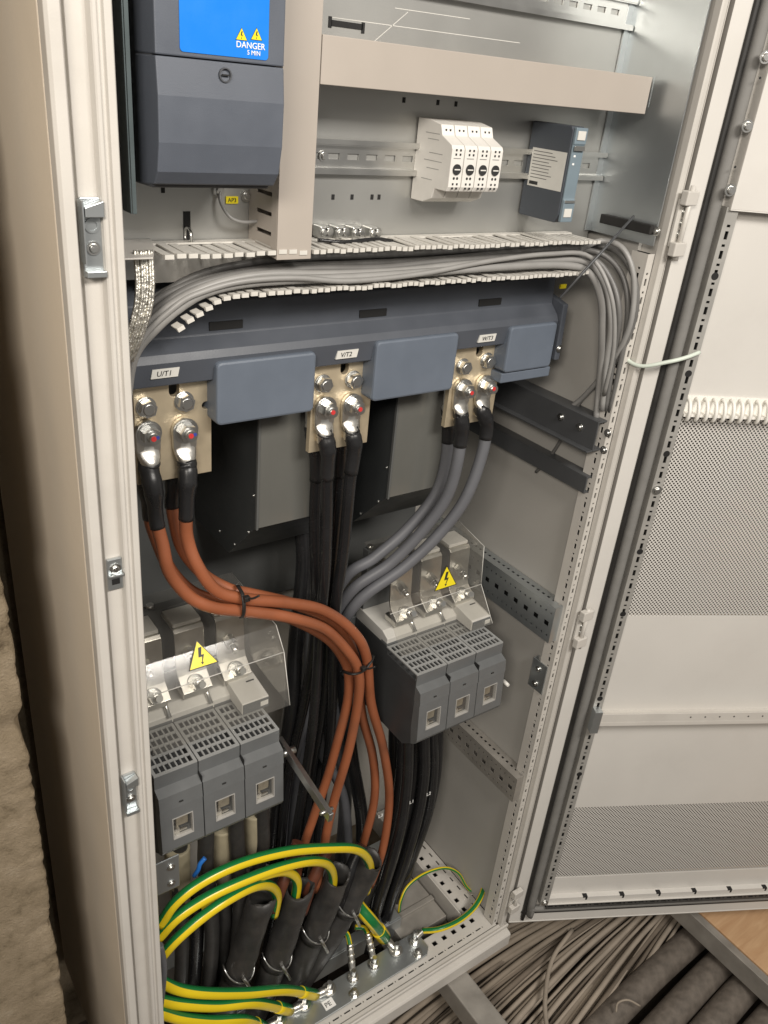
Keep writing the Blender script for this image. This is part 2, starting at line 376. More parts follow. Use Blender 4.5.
def text_part(name, s, mt, size, origin, U, V, parent, depth=0.0002):
    """raised print: letters as mesh; origin = lower-left, U = reading direction, V = up"""
    cu = bpy.data.curves.new(name, 'FONT'); cu.body = s; cu.size = size; cu.extrude = depth; cu.resolution_u = 3
    to = bpy.data.objects.new(name, cu); COL.objects.link(to)
    dg = bpy.context.evaluated_depsgraph_get(); me = bpy.data.meshes.new_from_object(to.evaluated_get(dg))
    bpy.data.objects.remove(to)
    U = Vector(U).normalized(); V = Vector(V).normalized(); N = U.cross(V)
    for v in me.vertices: v.co = U * v.co.x + V * v.co.y + N * v.co.z
    me.materials.clear(); me.materials.append(M[mt] if isinstance(mt, str) else mt)
    return inst(name, me, origin, parent)

def dashes(L, pitch, a, b, dot=None):
    out = []; k = 0
    while (k + 1) * pitch < L:
        out.append((k*pitch + a, k*pitch + b))
        if dot: out.append((k*pitch + dot[0], k*pitch + dot[1]))
        k += 1
    return out

# ------------------------------------------------------------------ shared fasteners (all point to -y, origin on the surface)
def bolt_mesh(name, r_head, h_head, r_w, stud=0.0, r_stud=0.0, nut=True, mt='zinc'):
    mb = MB()
    mb.cyl((0, 0, 0), (0, -0.0018, 0), r_w, 20)
    mb.cyl((0, -0.0018, 0), (0, -0.0034, 0), r_w * 0.86, 20)
    mb.cyl((0, -0.0034, 0), (0, -0.0034 - h_head, 0), r_head, 6, smooth=False)
    if stud:
        mb.cyl((0, -0.003 - h_head, 0), (0, -0.0034 - h_head - stud, 0), r_stud, 14)
    else:
        mb.cyl((0, -0.0034 - h_head, 0), (0, -0.0042 - h_head, 0), r_head * 0.72, 14, r1=r_head * 0.6)
    return to_mesh(name, mb, M[mt])
ME_HEX = bolt_mesh('hex_bolt', 0.0098, 0.0075, 0.0115)
ME_STUD = bolt_mesh('stud_nut', 0.0105, 0.0095, 0.0150, stud=0.007, r_stud=0.0062)
def screw_mesh(name, r, axis, mt='zinc'):
    mb = MB(); a = Vector(axis)
    mb.cyl((0, 0, 0), a * r * 0.35, r * 1.35, 16); mb.cyl(a * r * 0.3, a * r * 0.9, r, 14, r1=r * 0.7)
    mb.cyl(a * r * 0.9, a * r * 0.93, r * 0.35, 6)
    return to_mesh(name, mb, M[mt])
ME_SCREW_F = screw_mesh('screw', 0.0042, (0, -1, 0))
ME_SCREW_L = screw_mesh('screw', 0.0045, (-1, 0, 0))
ME_SCREW_U = screw_mesh('screw', 0.006, (0, 0, 1))

# ================================================================== SETTING
mb = MB().box(-3, 4, -3.5, 3, -0.42, -0.32)
build('floor', mb, 'ground', kind='structure')
# plaster wall beside the cabinet, with a broken corner
from mathutils import noise as mnoise
bm = bmesh.new()
nz = 420
prof = [(-1.6, 0.10), (-1.0, 0.10), (-0.6, 0.10), (-0.45, 0.10)] + [(-0.40 + 0.0085*i, 0.10) for i in range(38)] + [(-0.076, 0.1000), (-0.070, 0.1000), (-0.064, 0.1003), (-0.0610, 0.1020), (-0.060, 0.106), (-0.060, 0.115), (-0.060, 0.125), (-0.060, 0.145), (-0.061, 0.17), (-0.062, 0.20), (-0.064, 0.25), (-0.066, 0.36), (-0.066, 0.44), (-0.05, 0.455), (0.3, 0.46), (1.0, 0.46), (3.0, 0.46)]  # last points: unseen wall behind the cabinet, added to darken the side gap
rows = []
for k in range(nz + 1):
    z = -0.32 + 2.9 * k / nz; row = []
    for (x, y) in prof:
        v = Vector((x, y, z))
        n1 = mnoise.noise(v * 5) * 0.0006 + mnoise.noise(v * 130) * 0.0005
        edge = math.exp(-((x + 0.064)**2 + (y - 0.106)**2) / 0.0006)
        ch = max(0.0, mnoise.noise(Vector((3.1, 1.7, z * 16))) - 0.05) * 0.012 * edge + max(0.0, mnoise.noise(Vector((8.1, 2.7, z * 70)))) * 0.004 * edge + max(0.0, mnoise.noise(Vector((1.1, 5.7, z * 170)))) * 0.005 * edge
        row.append(bm.verts.new((x - ch + n1*0.6, y + ch + n1, z)))
    rows.append(row)
for k in range(nz):
    for i in range(len(prof) - 1):
        fce = bm.faces.new((rows[k][i], rows[k][i+1], rows[k+1][i+1], rows[k+1][i])); fce.smooth = True
me = bpy.data.meshes.new('plaster_wall'); bm.to_mesh(me); bm.free(); me.materials.append(M['plaster'])
o = link('plaster_wall', me, (0, 0, 0)); tag(o, 'rough brown plaster wall with broken corner left of the cabinet', 'wall')

# ================================================================== CABINET
cab = thing('switch_cabinet', 'open light grey steel switch cabinet with perforated frame and door swung wide', 'cabinet', (0.395, 0.2, 0))
# left front frame: stepped profile (x,y) extruded upwards
pl = [(0.0002, 0.016), (0.0002, 0.003), (0.003, 0.0), (0.0115, 0.0), (0.0125, 0.002), (0.0125, 0.014), (0.0165, 0.014), (0.0175, 0.010), (0.0325, 0.010), (0.0340, 0.002), (0.0355, 0.0005),
      (0.0380, 0.0005), (0.0390, 0.003), (0.0420, 0.003), (0.0432, -0.001), (0.0490, -0.001), (0.0500, 0.0005), (0.0500, 0.030), (0.046, 0.030), (0.046, 0.018), (0.003, 0.018)]
build('frame_post', MB().prism(pl, 'z', -0.02, 2.0), 'frame_paint', cab, bevel=0.0006)
build('side_panel', MB().box(0.0, 0.0025, 0.0182, 0.400, -0.02, 2.0), 'side_paint_lit', cab, bevel=0.0008)
# right front frame
pr = [(0.790, 0.006), (0.790, 0.0), (0.7875, -0.001), (0.7870, 0.004), (0.7850, 0.004), (0.7845, -0.002), (0.7770, -0.002), (0.7755, 0.0), (0.7755, 0.010), (0.7800, 0.012), (0.7800, 0.40), (0.790, 0.40)]
build('frame_post', MB().prism(pr, 'z', -0.0, 2.0), 'frame_paint', cab, bevel=0.0005)
# perforated flanges of the right frame
Z0, Z1 = 0.002, 1.372
holes = dashes(Z1 - Z0, 0.025, 0.003, 0.0125, (0.0175, 0.0205))
mb = MB(); mb.strip(lambda u, v, n: (0.7745 - v, 0.010 - n*0 + n, Z0 + u), Z1 - Z0, 0.0135, 0.0015, [(0.0065, 0.0042, holes)])
build('perforated_flange', mb, 'frame_paint', cab)
mb = MB(); mb.strip(lambda u, v, n: (0.7612 + n, 0.0117 + v, Z0 + u), Z1 - Z0, 0.026, 0.0015, [(0.009, 0.0042, [(a+0.006, b+0.006) for a, b in holes if b < Z1 - Z0 - 0.02])])
build('perforated_flange', mb, 'frame_paint', cab)
build('flange_hollow', MB().box(0.7700, 0.7715, 0.0150, 0.036, Z0, Z1), 'black', cab)  # black sheet standing in for the dark cavity behind the holes
# side wall, back wall, roof
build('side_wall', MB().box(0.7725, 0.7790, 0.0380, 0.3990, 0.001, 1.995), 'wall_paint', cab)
build('rear_panel', MB().box(0.0035, 0.7720, 0.3920, 0.3990, -0.02, 1.995), 'paint', cab)
build('roof', MB().box(0.0, 0.79, 0.0, 0.40, 2.002, 2.02), 'paint', cab)
# bottom front frame with square and slotted holes
L = 0.70
mb = MB(); sq = dashes(L, 0.025, 0.006, 0.0165); ds = dashes(L, 0.025, 0.002, 0.0155, (0.0190, 0.0212))
mb.strip(lambda u, v, n: (0.055 + u + 0.016, 0.008 + v, -0.0025 + n), L, 0.052, 0.0025, [(0.011, 0.0032, ds), (0.034, 0.0095, sq)])
build('base_frame_deck', mb, 'frame_paint', cab)
pf = [(0.0, -0.001), (-0.004, 0.001), (-0.006, -0.001), (-0.006, -0.008), (-0.001, -0.010), (-0.001, -0.013), (-0.014, -0.016), (-0.017, -0.020), (-0.017, -0.050), (-0.012, -0.056), (0.075, -0.056), (0.075, -0.050), (0.007, -0.050), (0.007, -0.001)]
build('base_frame_sill', MB().prism(pf, 'x', 0.01, 0.794), 'frame_paint', cab, bevel=0.0012)
build('base_frame_hollow', MB().box(0.06, 0.775, 0.010, 0.058, -0.030, -0.028), 'black', cab)
# right bottom frame (runs back)
mb = MB(); L2 = 0.32; sq2 = dashes(L2, 0.025, 0.006, 0.016); ds2 = dashes(L2, 0.025, 0.002, 0.0145)
mb.strip(lambda u, v, n: (0.7715 - v, 0.0605 + u, -0.0025 + n), L2, 0.055, 0.0025, [(0.012, 0.0035, ds2), (0.036, 0.0095, sq2)])
build('base_frame_deck', mb, 'frame_paint', cab)
build('base_frame_hollow', MB().box(0.717, 0.7710, 0.0605, 0.38, -0.030, -0.028), 'black', cab)
mb = MB().box(0.7130, 0.7160, 0.0605, 0.38, -0.045, 0.012); build('base_frame_edge', mb, 'frame_paint', cab, bevel=0.0006)
# upper mounting plate + galvanised side cheek
build('mounting_plate', MB().box(0.052, 0.758, 0.1180, 0.1205, 1.346, 1.98), 'galv_rough', cab)
mb = MB().box(0.7580, 0.7600, 0.0040, 0.1205, 1.384, 1.98).box(0.7480, 0.7580, 0.1150, 0.1172, 1.384, 1.98)
build('side_cheek', mb, 'galv', cab)
build('cheek_slot', MB().box(0.7574, 0.7582, 0.060, 0.066, 1.545, 1.580), 'galv', cab)
# plate holes / slots (recessed look: dark pockets behind real thickness are too thin, use dark pockets proud by a hair)
def slot_on_plate(px, py, w, h, Y=0.1178, nm='plate_slot'):
    p = at(px, py, Y); build(nm, MB().box(p.x - w/2, p.x + w/2, Y - 0.0004, Y + 0.001, p.z - h/2, p.z + h/2), 'black', cab)
for px, py, a, b in [(347, 25, 0.038, 0.0055), (187, 230, 0.0075, 0.036)]: slot_on_plate(px, py, a, b)
for px, py in [(330, 22), (363, 28)]: slot_on_plate(px, py, 0.004, 0.010)
for px, py in [(404, 100), (456, 104), (438, 61.5 + 41), (333, 197), (352, 197), (372, 197), (379, 197), (163, 190), (246, 197), (560, 128)]: slot_on_plate(px, py, 0.0038, 0.0055, nm='plate_hole')

for (p0_, p1_) in [((362, 52), (408, 12)), ((330, 17), (432, 31)), ((432, 31), (520, 43)), ((395, 8), (470, 19))]:
    a_, b_ = at(*p0_, 0.1178), at(*p1_, 0.1178); dd = (b_ - a_).normalized(); nn = Vector((-dd.z, 0, dd.x)) * 0.00035
    build('scribe_line', MB().add([a_ - nn, b_ - nn, b_ + nn, a_ + nn], [(0, 1, 2, 3)]), 'label', cab)
# lock catches on the left frame
def catch(zc, h, wide=0.016, style=0):
    y = 0.0098
    cx = 0.0255
    p = build('lock_catch', MB().box(cx - wide/2, cx + wide/2, y - 0.004, y, zc - h/2, zc + h/2), 'galv', cab, bevel=0.0008)
    if style == 0:
        build('striker', MB().prism([(cx-wide/2+.001, zc+h*0.28), (cx+wide/2, zc+h*0.28), (cx+wide/2, zc+h*0.48), (cx-wide/2+.001, zc+h*0.40)], 'y', y - 0.013, y - 0.004), 'galv', p, bevel=0.0006)
        build('lip', MB().box(cx - wide/2, cx + wide/2, y - 0.011, y - 0.004, zc - h*0.48, zc - h*0.40), 'galv', p, bevel=0.0005)
        build('side_wall', MB().box(cx - wide/2 - 0.0012, cx - wide/2, y - 0.013, y, zc - h*0.30, zc + h*0.48), 'galv', p)
        mb = MB().ring((cx, y-0.0042, zc + h*0.16), (cx, y-0.0052, zc + h*0.16), 0.006, 0.0042); build('slot_ring', mb, 'galv', p)
        inst('screw', ME_SCREW_F, (cx, y - 0.004, zc - h*0.12), p)
    else:
        inst('screw', ME_SCREW_F, (cx, y - 0.004, zc + h*0.20), p); build('slot', MB().box(cx - .004, cx + .004, y - .0046, y - .004, zc - h*.32, zc - h*.14), 'black', p)
        build('tab', MB().box(cx - wide/2, cx + wide/2, y - 0.009, y - 0.004, zc - h*0.02, zc + h*0.04), 'galv', p, bevel=0.0004)
catch(at(88, 240, 0.0).z, 0.064, 0.0165, 0)
catch(at(114, 578, 0.0).z, 0.036, 0.0150, 1)
catch(at(131, 797, 0.0).z, 0.060, 0.0150, 0)
# hinges on the right frame
def hinge(zc, s=1.0):
    y = -0.004; x = 0.788
    p = build('hinge', MB().box(x - 0.011, x + 0.007, y - 0.004, y, zc - 0.030*s, zc + 0.030*s), 'frame_paint', cab, bevel=0.0008)
    for dz in (-1, 1):
        build('knuckle', MB().box(x - 0.013, x + 0.010, y - 0.015, y - 0.004, zc + dz*0.032*s - 0.009, zc + dz*0.032*s + 0.009), 'frame_paint', p, bevel=0.0015)
    build('pin', MB().cyl((x, y - 0.010, zc - 0.047*s), (x, y - 0.010, zc + 0.047*s), 0.0035, 12), 'frame_paint', p)
    for dz in (-0.014, 0.0, 0.014):
        inst('screw', ME_SCREW_F, (x + 0.002, y - 0.004, zc + dz*s), p)
hinge(at(678, 222, 0).z); hinge(at(583, 622, 0).z, 0.85); hinge(at(516, 893, 0).z, 0.7)

# rails on the right wall
def wall_rail(name, z0, z1, y0, y1, mt, xf=0.742, label=None):
    mb = MB().box(xf, xf + 0.0025, y0, y1, z0, z1).box(xf + 0.0025, 0.7722, y0, y1, z1 - 0.0025, z1).box(xf + 0.0025, 0.7722, y0, y1, z0, z0 + 0.0025)
    return build(name, mb, mt, cab, label, bevel=0.0006)
RZB = atx(600, 423, 0.742).z; RZA = atx(602, 457, 0.742).z
ra = wall_rail('mounting_rail', RZA, RZB, 0.014, 0.38, 'rail_dark', 0.742, 'dark grey upper mounting rail')
build('rail_lip', MB().box(0.730, 0.742, 0.014, 0.38, RZA, RZA + 0.0025), 'rail_dark', ra, bevel=0.0004)
for px, py in [(561, 417), (580, 427), (608, 433), (604, 450)]:
    p = atx(px, py, 0.742); inst('screw', ME_SCREW_L, p, ra)
rb = wall_rail('mounting_rail', 1.012, 1.040, 0.02, 0.38, 'rail_dark', 0.752, 'thin black rail under the upper mounting rail')
def perf_rail(z0, z1, y0, y1, mt, label, big):
    mb = MB(); L = y1 - y0; H = z1 - z0
    sm = dashes(L, 0.0125, 0.004, 0.0075); bg_ = dashes(L, 0.025, 0.007, 0.0175)
    mb.strip(lambda u, v, n: (0.744 - n + 0.0015, y0 + u, z0 + v), L, H, 0.0015, [(H*0.18, 0.0035, sm), (H*0.48, 0.0095, bg_), (H*0.80, 0.0035, sm)])
    top = dashes(L, 0.0125, 0.003, 0.009)
    mb.strip(lambda u, v, n: (0.7456 + v, y0 + u, z1 - n), L, 0.026, 0.0015, [(0.014, 0.0045, top)])
    mb.box(0.7456, 0.7720, y0, y1, z0, z0 + 0.0015)
    r = build('perforated_rail', mb, mt, cab, label)
    build('rail_hollow', MB().box(0.7690, 0.7700, y0 + 0.001, y1, z0 + 0.003, z1 - 0.003), 'black', r)
    build('rail_end', MB().box(0.7440, 0.7690, y0 - 0.0015, y0 - 0.0002, z0, z1), mt, r)
    return r
perf_rail(0.733, 0.803, 0.018, 0.38, 'galv', 'bright galvanised perforated rail', True)
perf_rail(0.362, 0.420, 0.018, 0.38, 'steel', 'dark lower perforated rail', True)
br = build('bracket', MB().box(0.7585, 0.7605, 0.018, 0.052, 0.615, 0.675).box(0.7605, 0.7722, 0.050, 0.052, 0.615, 0.675), 'galv', cab, bevel=0.0005)
for z in (0.628, 0.660): inst('screw', ME_SCREW_L, (0.7585, 0.036, z), br)
# floor pan pieces inside
mb = MB().box(0.03, 0.712, 0.255, 0.295, 0.02, 0.024).box(0.03, 0.712, 0.253, 0.256, -0.02, 0.024)
build('cable_rail', mb, 'galv', cab, bevel=0.0006)
build('cable_rail', MB().box(0.03, 0.60, 0.115, 0.119, -0.030, 0.016).box(0.03, 0.60, 0.119, 0.140, 0.012, 0.016), 'galv', cab, bevel=0.0006)
gp = build('gland_plate', MB().box(0.56, 0.7115, 0.075, 0.25, -0.050, -0.046), 'steel', cab)
build('gland_box', MB().box(0.585, 0.700, 0.085, 0.190, -0.046, -0.012), 'steel', gp, bevel=0.001)
build('gland_ridge', MB().box(0.585, 0.700, 0.128, 0.140, -0.0118, -0.006), 'steel', gp, bevel=0.001)

# ------------------------------------------------------------------ the door
TH = math.radians(-28); DU = Vector((math.cos(TH), math.sin(TH), 0)); DN = Vector((math.sin(TH), -math.cos(TH), 0)); DH = Vector((0.793, -0.002, 0))
def D(s, z, h=0.0): return DH + DU * s + DN * h + Vector((0, 0, z))
def TD(u, v, n): return D(u, v, n)     # u along door, v up, n towards the viewer
W_D = 0.785; ZT = 1.99
mb = MB()
PW = (0.070, 0.74)                      # perforated windows in s
win = [(0.135, 0.335), (0.785, 1.150)]
zs = [0.004] + [q for a in win for q in a] + [ZT]
mb.fbox(TD, 0.004, PW[0], 0.004, ZT, -0.004, 0.0); mb.fbox(TD, PW[1], W_D, 0.004, ZT, -0.004, 0.0)
for k in range(0, len(zs), 2): mb.fbox(TD, PW[0], PW[1], zs[k], zs[k+1], -0.004, 0.0)
door = build('door', mb, 'door_paint', cab)
mb = MB().fbox(TD, 0.002, 0.0038, 0.002, ZT, -0.022, 0.001).fbox(TD, 0.004, W_D, 0.0015, 0.0038, -0.022, 0.001)
build('door_edge', mb, 'door_paint', door, bevel=0.0004)
for (a, b) in win:
    mb = MB(); q = [D(PW[0], a, -0.0008), D(PW[1], a, -0.0008), D(PW[1], b, -0.0008), D(PW[0], b, -0.0008)]
    mb.add(q, [(0, 1, 2, 3)], False, [[(PW[0], a), (PW[1], a), (PW[1], b), (PW[0], b)]])
    build('ventilation_grille', mb, 'perf', door)
    build('filter', MB().fbox(TD, PW[0] - .002, PW[1] + .002, a - .002, b + .002, -0.014, -0.0105), 'filter', door)
# gasket: half round around the door
def loop_tube(name, s0, z0, r, mt, h):
    pts = [D(s0, ZT - 0.03, h), D(s0, 1.2, h), D(s0, 0.6, h), D(s0, z0 + 0.02, h), D(s0 + 0.004, z0 + 0.006, h), D(s0 + 0.02, z0, h), D(0.3, z0, h), D(0.5, z0, h), D(W_D - 0.04, z0, h)]
    mb = MB().tube(pts, r, 12, sub=5); build(name, mb, mt, door)
loop_tube('gasket', 0.0295, 0.035, 0.0042, 'rubber_black', 0.0005)
loop_tube('gasket', 0.0425, 0.047, 0.0085, 'gasket', 0.0015)
# perforated tubular frame
mb = MB(); zb, zt = 0.072, 1.44
rows_ = dashes(zt - zb, 0.025, 0.003, 0.0135, (0.0185, 0.0218))
mb.strip(lambda u, v, n: D(0.0530 + v, zb + u, 0.016 - n), zt - zb, 0.017, 0.0012, [(0.0085, 0.0048, rows_)])
mb.fbox(TD, 0.0530, 0.0542, zb, zt, 0.0, 0.0148); mb.fbox(TD, 0.0688, 0.0700, zb, zt, 0.0, 0.0148)
fr = build('door_frame_strip', mb, 'strip_metal', door)
build('strip_hollow', MB().fbox(TD, 0.0545, 0.0685, zb, zt, 0.004, 0.005), 'black', fr)
for z in (1.352, 1.215, 1.09, 0.92, 0.80, 0.62, 0.44):
    build('round_hole', MB().cyl(D(0.0615, z, 0.0158), D(0.0615, z, 0.0162), 0.0052, 16), 'black', fr)
mb = MB(); Ls = 0.66
rows_ = dashes(Ls, 0.025, 0.003, 0.0135, (0.0185, 0.0218))
mb.strip(lambda u, v, n: D(0.070 + u, 0.056 + v, 0.012 + n), Ls, 0.015, 0.0012, [(0.0075, 0.0048, rows_)])
fb = build('door_frame_strip', mb, 'rubber', door)
build('strip_hollow', MB().fbox(TD, 0.070, 0.73, 0.057, 0.070, 0.004, 0.011), 'black', fb)
build('drip_ledge', MB().fbox(TD, 0.0705, 0.735, 0.072, 0.088, 0.0, 0.012).fbox(TD, 0.0705, 0.735, 0.0720, 0.0735, 0.012, 0.016), 'door_paint', door, bevel=0.0006)
for k in range(7):
    s = 0.145 + 0.081 * k
    build('ledge_slot', MB().fbox(TD, s, s + 0.010, 0.0855, 0.0885, 0.004, 0.0123).fbox(TD, s + .006, s + 0.010, 0.079, 0.0855, 0.011, 0.0124), 'black', door)
# cross rail
cr = build('cross_rail', MB().fbox(TD, 0.066, 0.74, 0.577, 0.5785, 0.0, 0.030).fbox(TD, 0.066, 0.74, 0.5785, 0.596, 0.0285, 0.030).fbox(TD, 0.066, 0.74, 0.569, 0.577, 0.028, 0.030), 'frame_paint', door, bevel=0.0004)
build('rail_bracket', MB().fbox(TD, 0.052, 0.066, 0.554, 0.602, 0.016, 0.032), 'galv', cr, bevel=0.0006)
for k in range(14):
    s = 0.235 + 0.028 * k; build('rail_hole', MB().cyl(D(s, 0.587, 0.0300), D(s, 0.587, 0.0303), 0.0016, 8), 'black', cr)
# upper plate with screws
up = build('door_mounting_plate', MB().fbox(TD, 0.056, 0.74, 1.438, ZT - .02, 0.018, 0.020).fbox(TD, 0.056, 0.0575, 1.438, ZT - .02, 0.0, 0.018).fbox(TD, 0.056, 0.74, 1.4365, 1.438, 0.004, 0.020), 'door_paint', door, bevel=0.0006)
ME_SCREW_D = screw_mesh('screw', 0.0055, tuple(DN))
for px, py in [(730, 190), (747, 126), (765, 57)]:
    r = _ray(px, py); h0 = D(0, 0, 0.020); t = (h0 - CAM).dot(DN) / r.dot(DN); inst('screw', ME_SCREW_D, CAM + r * t, up)
for px, py in [(735, 167), (760, 78)]:
    r = _ray(px, py); h0 = D(0, 0, 0.020); t = (h0 - CAM).dot(DN) / r.dot(DN); p = CAM + r * t
    build('hole', MB().cyl(p, p + DN * 0.0004, 0.0016, 10), 'black', up)
for s_, z_ in [(0.0615, 1.03), (0.0615, 0.082)]:
    inst('screw', ME_SCREW_D, D(s_, z_, 0.016), door)
# cable comb
cc = build('cable_comb', MB().fbox(TD, 0.072, 0.735, 1.150, 1.154, 0.0, 0.016).fbox(TD, 0.072, 0.735, 1.150, 1.178, 0.0, 0.002), 'white_plastic', door)
for k in range(48):
    s = 0.078 + 0.0138 * k
    if s > 0.73: break
    mb = MB().tube([D(s, 1.174, 0.002), D(s, 1.172, 0.012), D(s, 1.160, 0.019), D(s, 1.150, 0.019), D(s, 1.144, 0.015)], 0.0028, 6, sub=3)
    build('comb_tooth', mb, 'white_plastic', cc)

# ================================================================== DRIVE (upper left)
dr = thing('frequency_drive', 'grey frequency drive with blue danger sticker beside the vertical trunking', 'drive', (0.139, 0.06, 1.445))
dx0, dx1 = 0.082, 0.1965
seam = 1.548
def rrect(x0, x1, z0, z1, r, n=5, corners=(1, 1, 1, 1)):
    P = []
    for (cx, cz, a0, on) in ((x1-r, z0+r, -90, corners[0]), (x1-r, z1-r, 0, corners[1]), (x0+r, z1-r, 90, corners[2]), (x0+r, z0+r, 180, corners[3])):
        if on:
            for i in range(n + 1):
                a = math.radians(a0 + 90*i/n); P.append((cx + r*math.cos(a), cz + r*math.sin(a)))
        else:
            P.append((x1 if a0 in (-90, 0) else x0, z0 if a0 in (-90, 180) else z1))
    return P
build('housing', MB().prism([(0.012, 1.75), (0.012, 1.462), (0.020, 1.447), (0.1175, 1.444), (0.1175, 1.75)], 'x', dx0 + 0.001, dx1 - 0.001), 'drive_dark', dr, bevel=0.002)
build('housing_cover', MB().prism([(0.000, 1.75), (0.000, seam + .0004), (0.045, seam + .0004), (0.045, 1.75)], 'x', dx0, dx1), 'drive', dr, bevel=0.0012)
lc = build('terminal_cover', MB().prism([(0.000, seam - .0004), (-0.003, 1.52), (-0.002, 1.485), (0.003, 1.462), (0.012, 1.451), (0.045, 1.447), (0.045, seam - .0004)], 'x', dx0, dx1), 'drive', dr, bevel=0.0012)
p = at(225, 75, -0.0015)
build('lock_ring', MB().ring((p.x, -0.001, p.z), (p.x, -0.0030, p.z), 0.0056, 0.0046), 'drive_dark', lc)
build('lock_slot', MB().box(p.x - 0.0034, p.x + 0.0034, -0.0034, -0.0024, p.z - 0.0006, p.z + 0.0006), 'black', lc)
a = at(180, 57, -0.0005); b = at(268, 62, -0.0005)
st = build('sticker', MB().prism(rrect(a.x, b.x, 1.552, 1.72, 0.003), 'y', -0.0007, -0.0001), 'blue', dr)
ty = -0.0010
p = at(236, 47, ty); text_part('danger_lettering', 'DANGER', 'white_ink', 0.0066, (p.x, ty, p.z), (1, 0, 0), (0, 0, 1), st)
p = at(247, 54.5, ty); text_part('minutes_lettering', '5 MIN', 'white_ink', 0.0048, (p.x, ty, p.z), (1, 0, 0), (0, 0, 1), st)
def warn_triangle(c, size, U, V, parent, depth=0.0004):
    U = Vector(U).normalized(); V = Vector(V).normalized(); N = U.cross(V); c = Vector(c)
    def T(u, v, n): return c + U*u + V*v + N*n
    h = size * 0.866
    def tri(k, n0, n1):
        pts = [(-size/2*k, -h/3*k), (size/2*k, -h/3*k), (0, 2*h/3*k)]
        vs = [T(u, v, n0) for u, v in pts] + [T(u, v, n1) for u, v in pts]
        return MB().add(vs, [(2, 1, 0), (3, 4, 5), (0, 1, 4, 3), (1, 2, 5, 4), (2, 0, 3, 5)])
    t = build('warning_triangle', tri(1.0, 0, depth), 'black_ink', parent)
    build('triangle_field', tri(0.90, depth, depth * 1.6), 'yellow_ink', t)
    bolt = [(-0.02, 0.36), (0.09, 0.36), (0.02, 0.10), (0.11, 0.10), (0.0, -0.16), (0.05, -0.15), (-0.02, -0.24), (-0.06, -0.13), (-0.02, -0.15), (0.03, 0.03), (-0.09, 0.03)]
    vs = [T(u*size, v*size*0.9, depth*1.6) for u, v in bolt] + [T(u*size, v*size*0.9, depth*2.2) for u, v in bolt]; n = len(bolt)
    build('lightning_symbol', MB().add(vs, [tuple(range(n)), tuple(range(n, 2*n))] + [(i, (i+1) % n, n+(i+1) % n, n+i) for i in range(n)]), 'black_ink', t)
    return t
for px in (241.5, 256.5):
    p = at(px, 36, -0.001); warn_triangle((p.x, -0.0009, p.z), 0.0105, (1, 0, 0), (0, 0, 1), dr, 0.0002)
# galvanised strip left of the drive
build('side_strip', MB().box(0.0655, 0.0668, 0.024, 0.116, 1.425, 1.95).box(0.0668, 0.0705, 0.0228, 0.0240, 1.425, 1.95), 'strip_dark', None,
      'narrow galvanised sheet strip left of the frequency drive', 'strip', bevel=0.0003)

# ================================================================== TRUNKING
t = thing('vertical_trunking', 'upright beige cable trunking right of the frequency drive', 'trunking', (0.243, 0.08, 1.375))
mb = MB()
n_slot = 30
for k in range(n_slot):                 # slotted side walls
    z0 = 1.380 + k * 0.019
    for x in (0.2262, 0.2598): mb.box(x - 0.0008, x + 0.0008, 0.056, 0.1175, z0, z0 + 0.0150)
for x in (0.2262, 0.2598): mb.box(x - 0.0007, x + 0.0007, 0.100, 0.1172, 1.378, 1.95)
mb.box(0.2272, 0.2588, 0.1155, 0.1175, 1.378, 1.95)
build('slotted_walls', mb, 'lid', t)
mb = MB().box(0.2230, 0.2630, 0.0500, 0.0525, 1.3750, 1.96).box(0.2230, 0.2246, 0.0526, 0.064, 1.3755, 1.96).box(0.2614, 0.2630, 0.0526, 0.064, 1.3755, 1.96)
build('lid', mb, 'lid', t, bevel=0.0006)
t = thing('horizontal_trunking', 'beige horizontal trunking with smooth lid across the upper mounting plate', 'trunking', (0.50, 0.08, 1.538))
build('lid', MB().box(0.2640, 0.7420, 0.0500, 0.0525, 1.5370, 1.5785).box(0.2640, 0.7418, 0.0526, 0.064, 1.5771, 1.5785).box(0.2640, 0.7418, 0.0526, 0.064, 1.5370, 1.5384), 'lid', t, bevel=0.0006)
mb = MB()
for k in range(38):
    x = 0.2665 + k * 0.0125
    for z in (1.5392, 1.5760): mb.box(x, x + 0.0090, 0.056, 0.1178, z - 0.0006, z + 0.0006)
mb.box(0.2660, 0.7410, 0.1158, 0.1178, 1.5400, 1.5752)
build('slotted_walls', mb, 'lid', t)
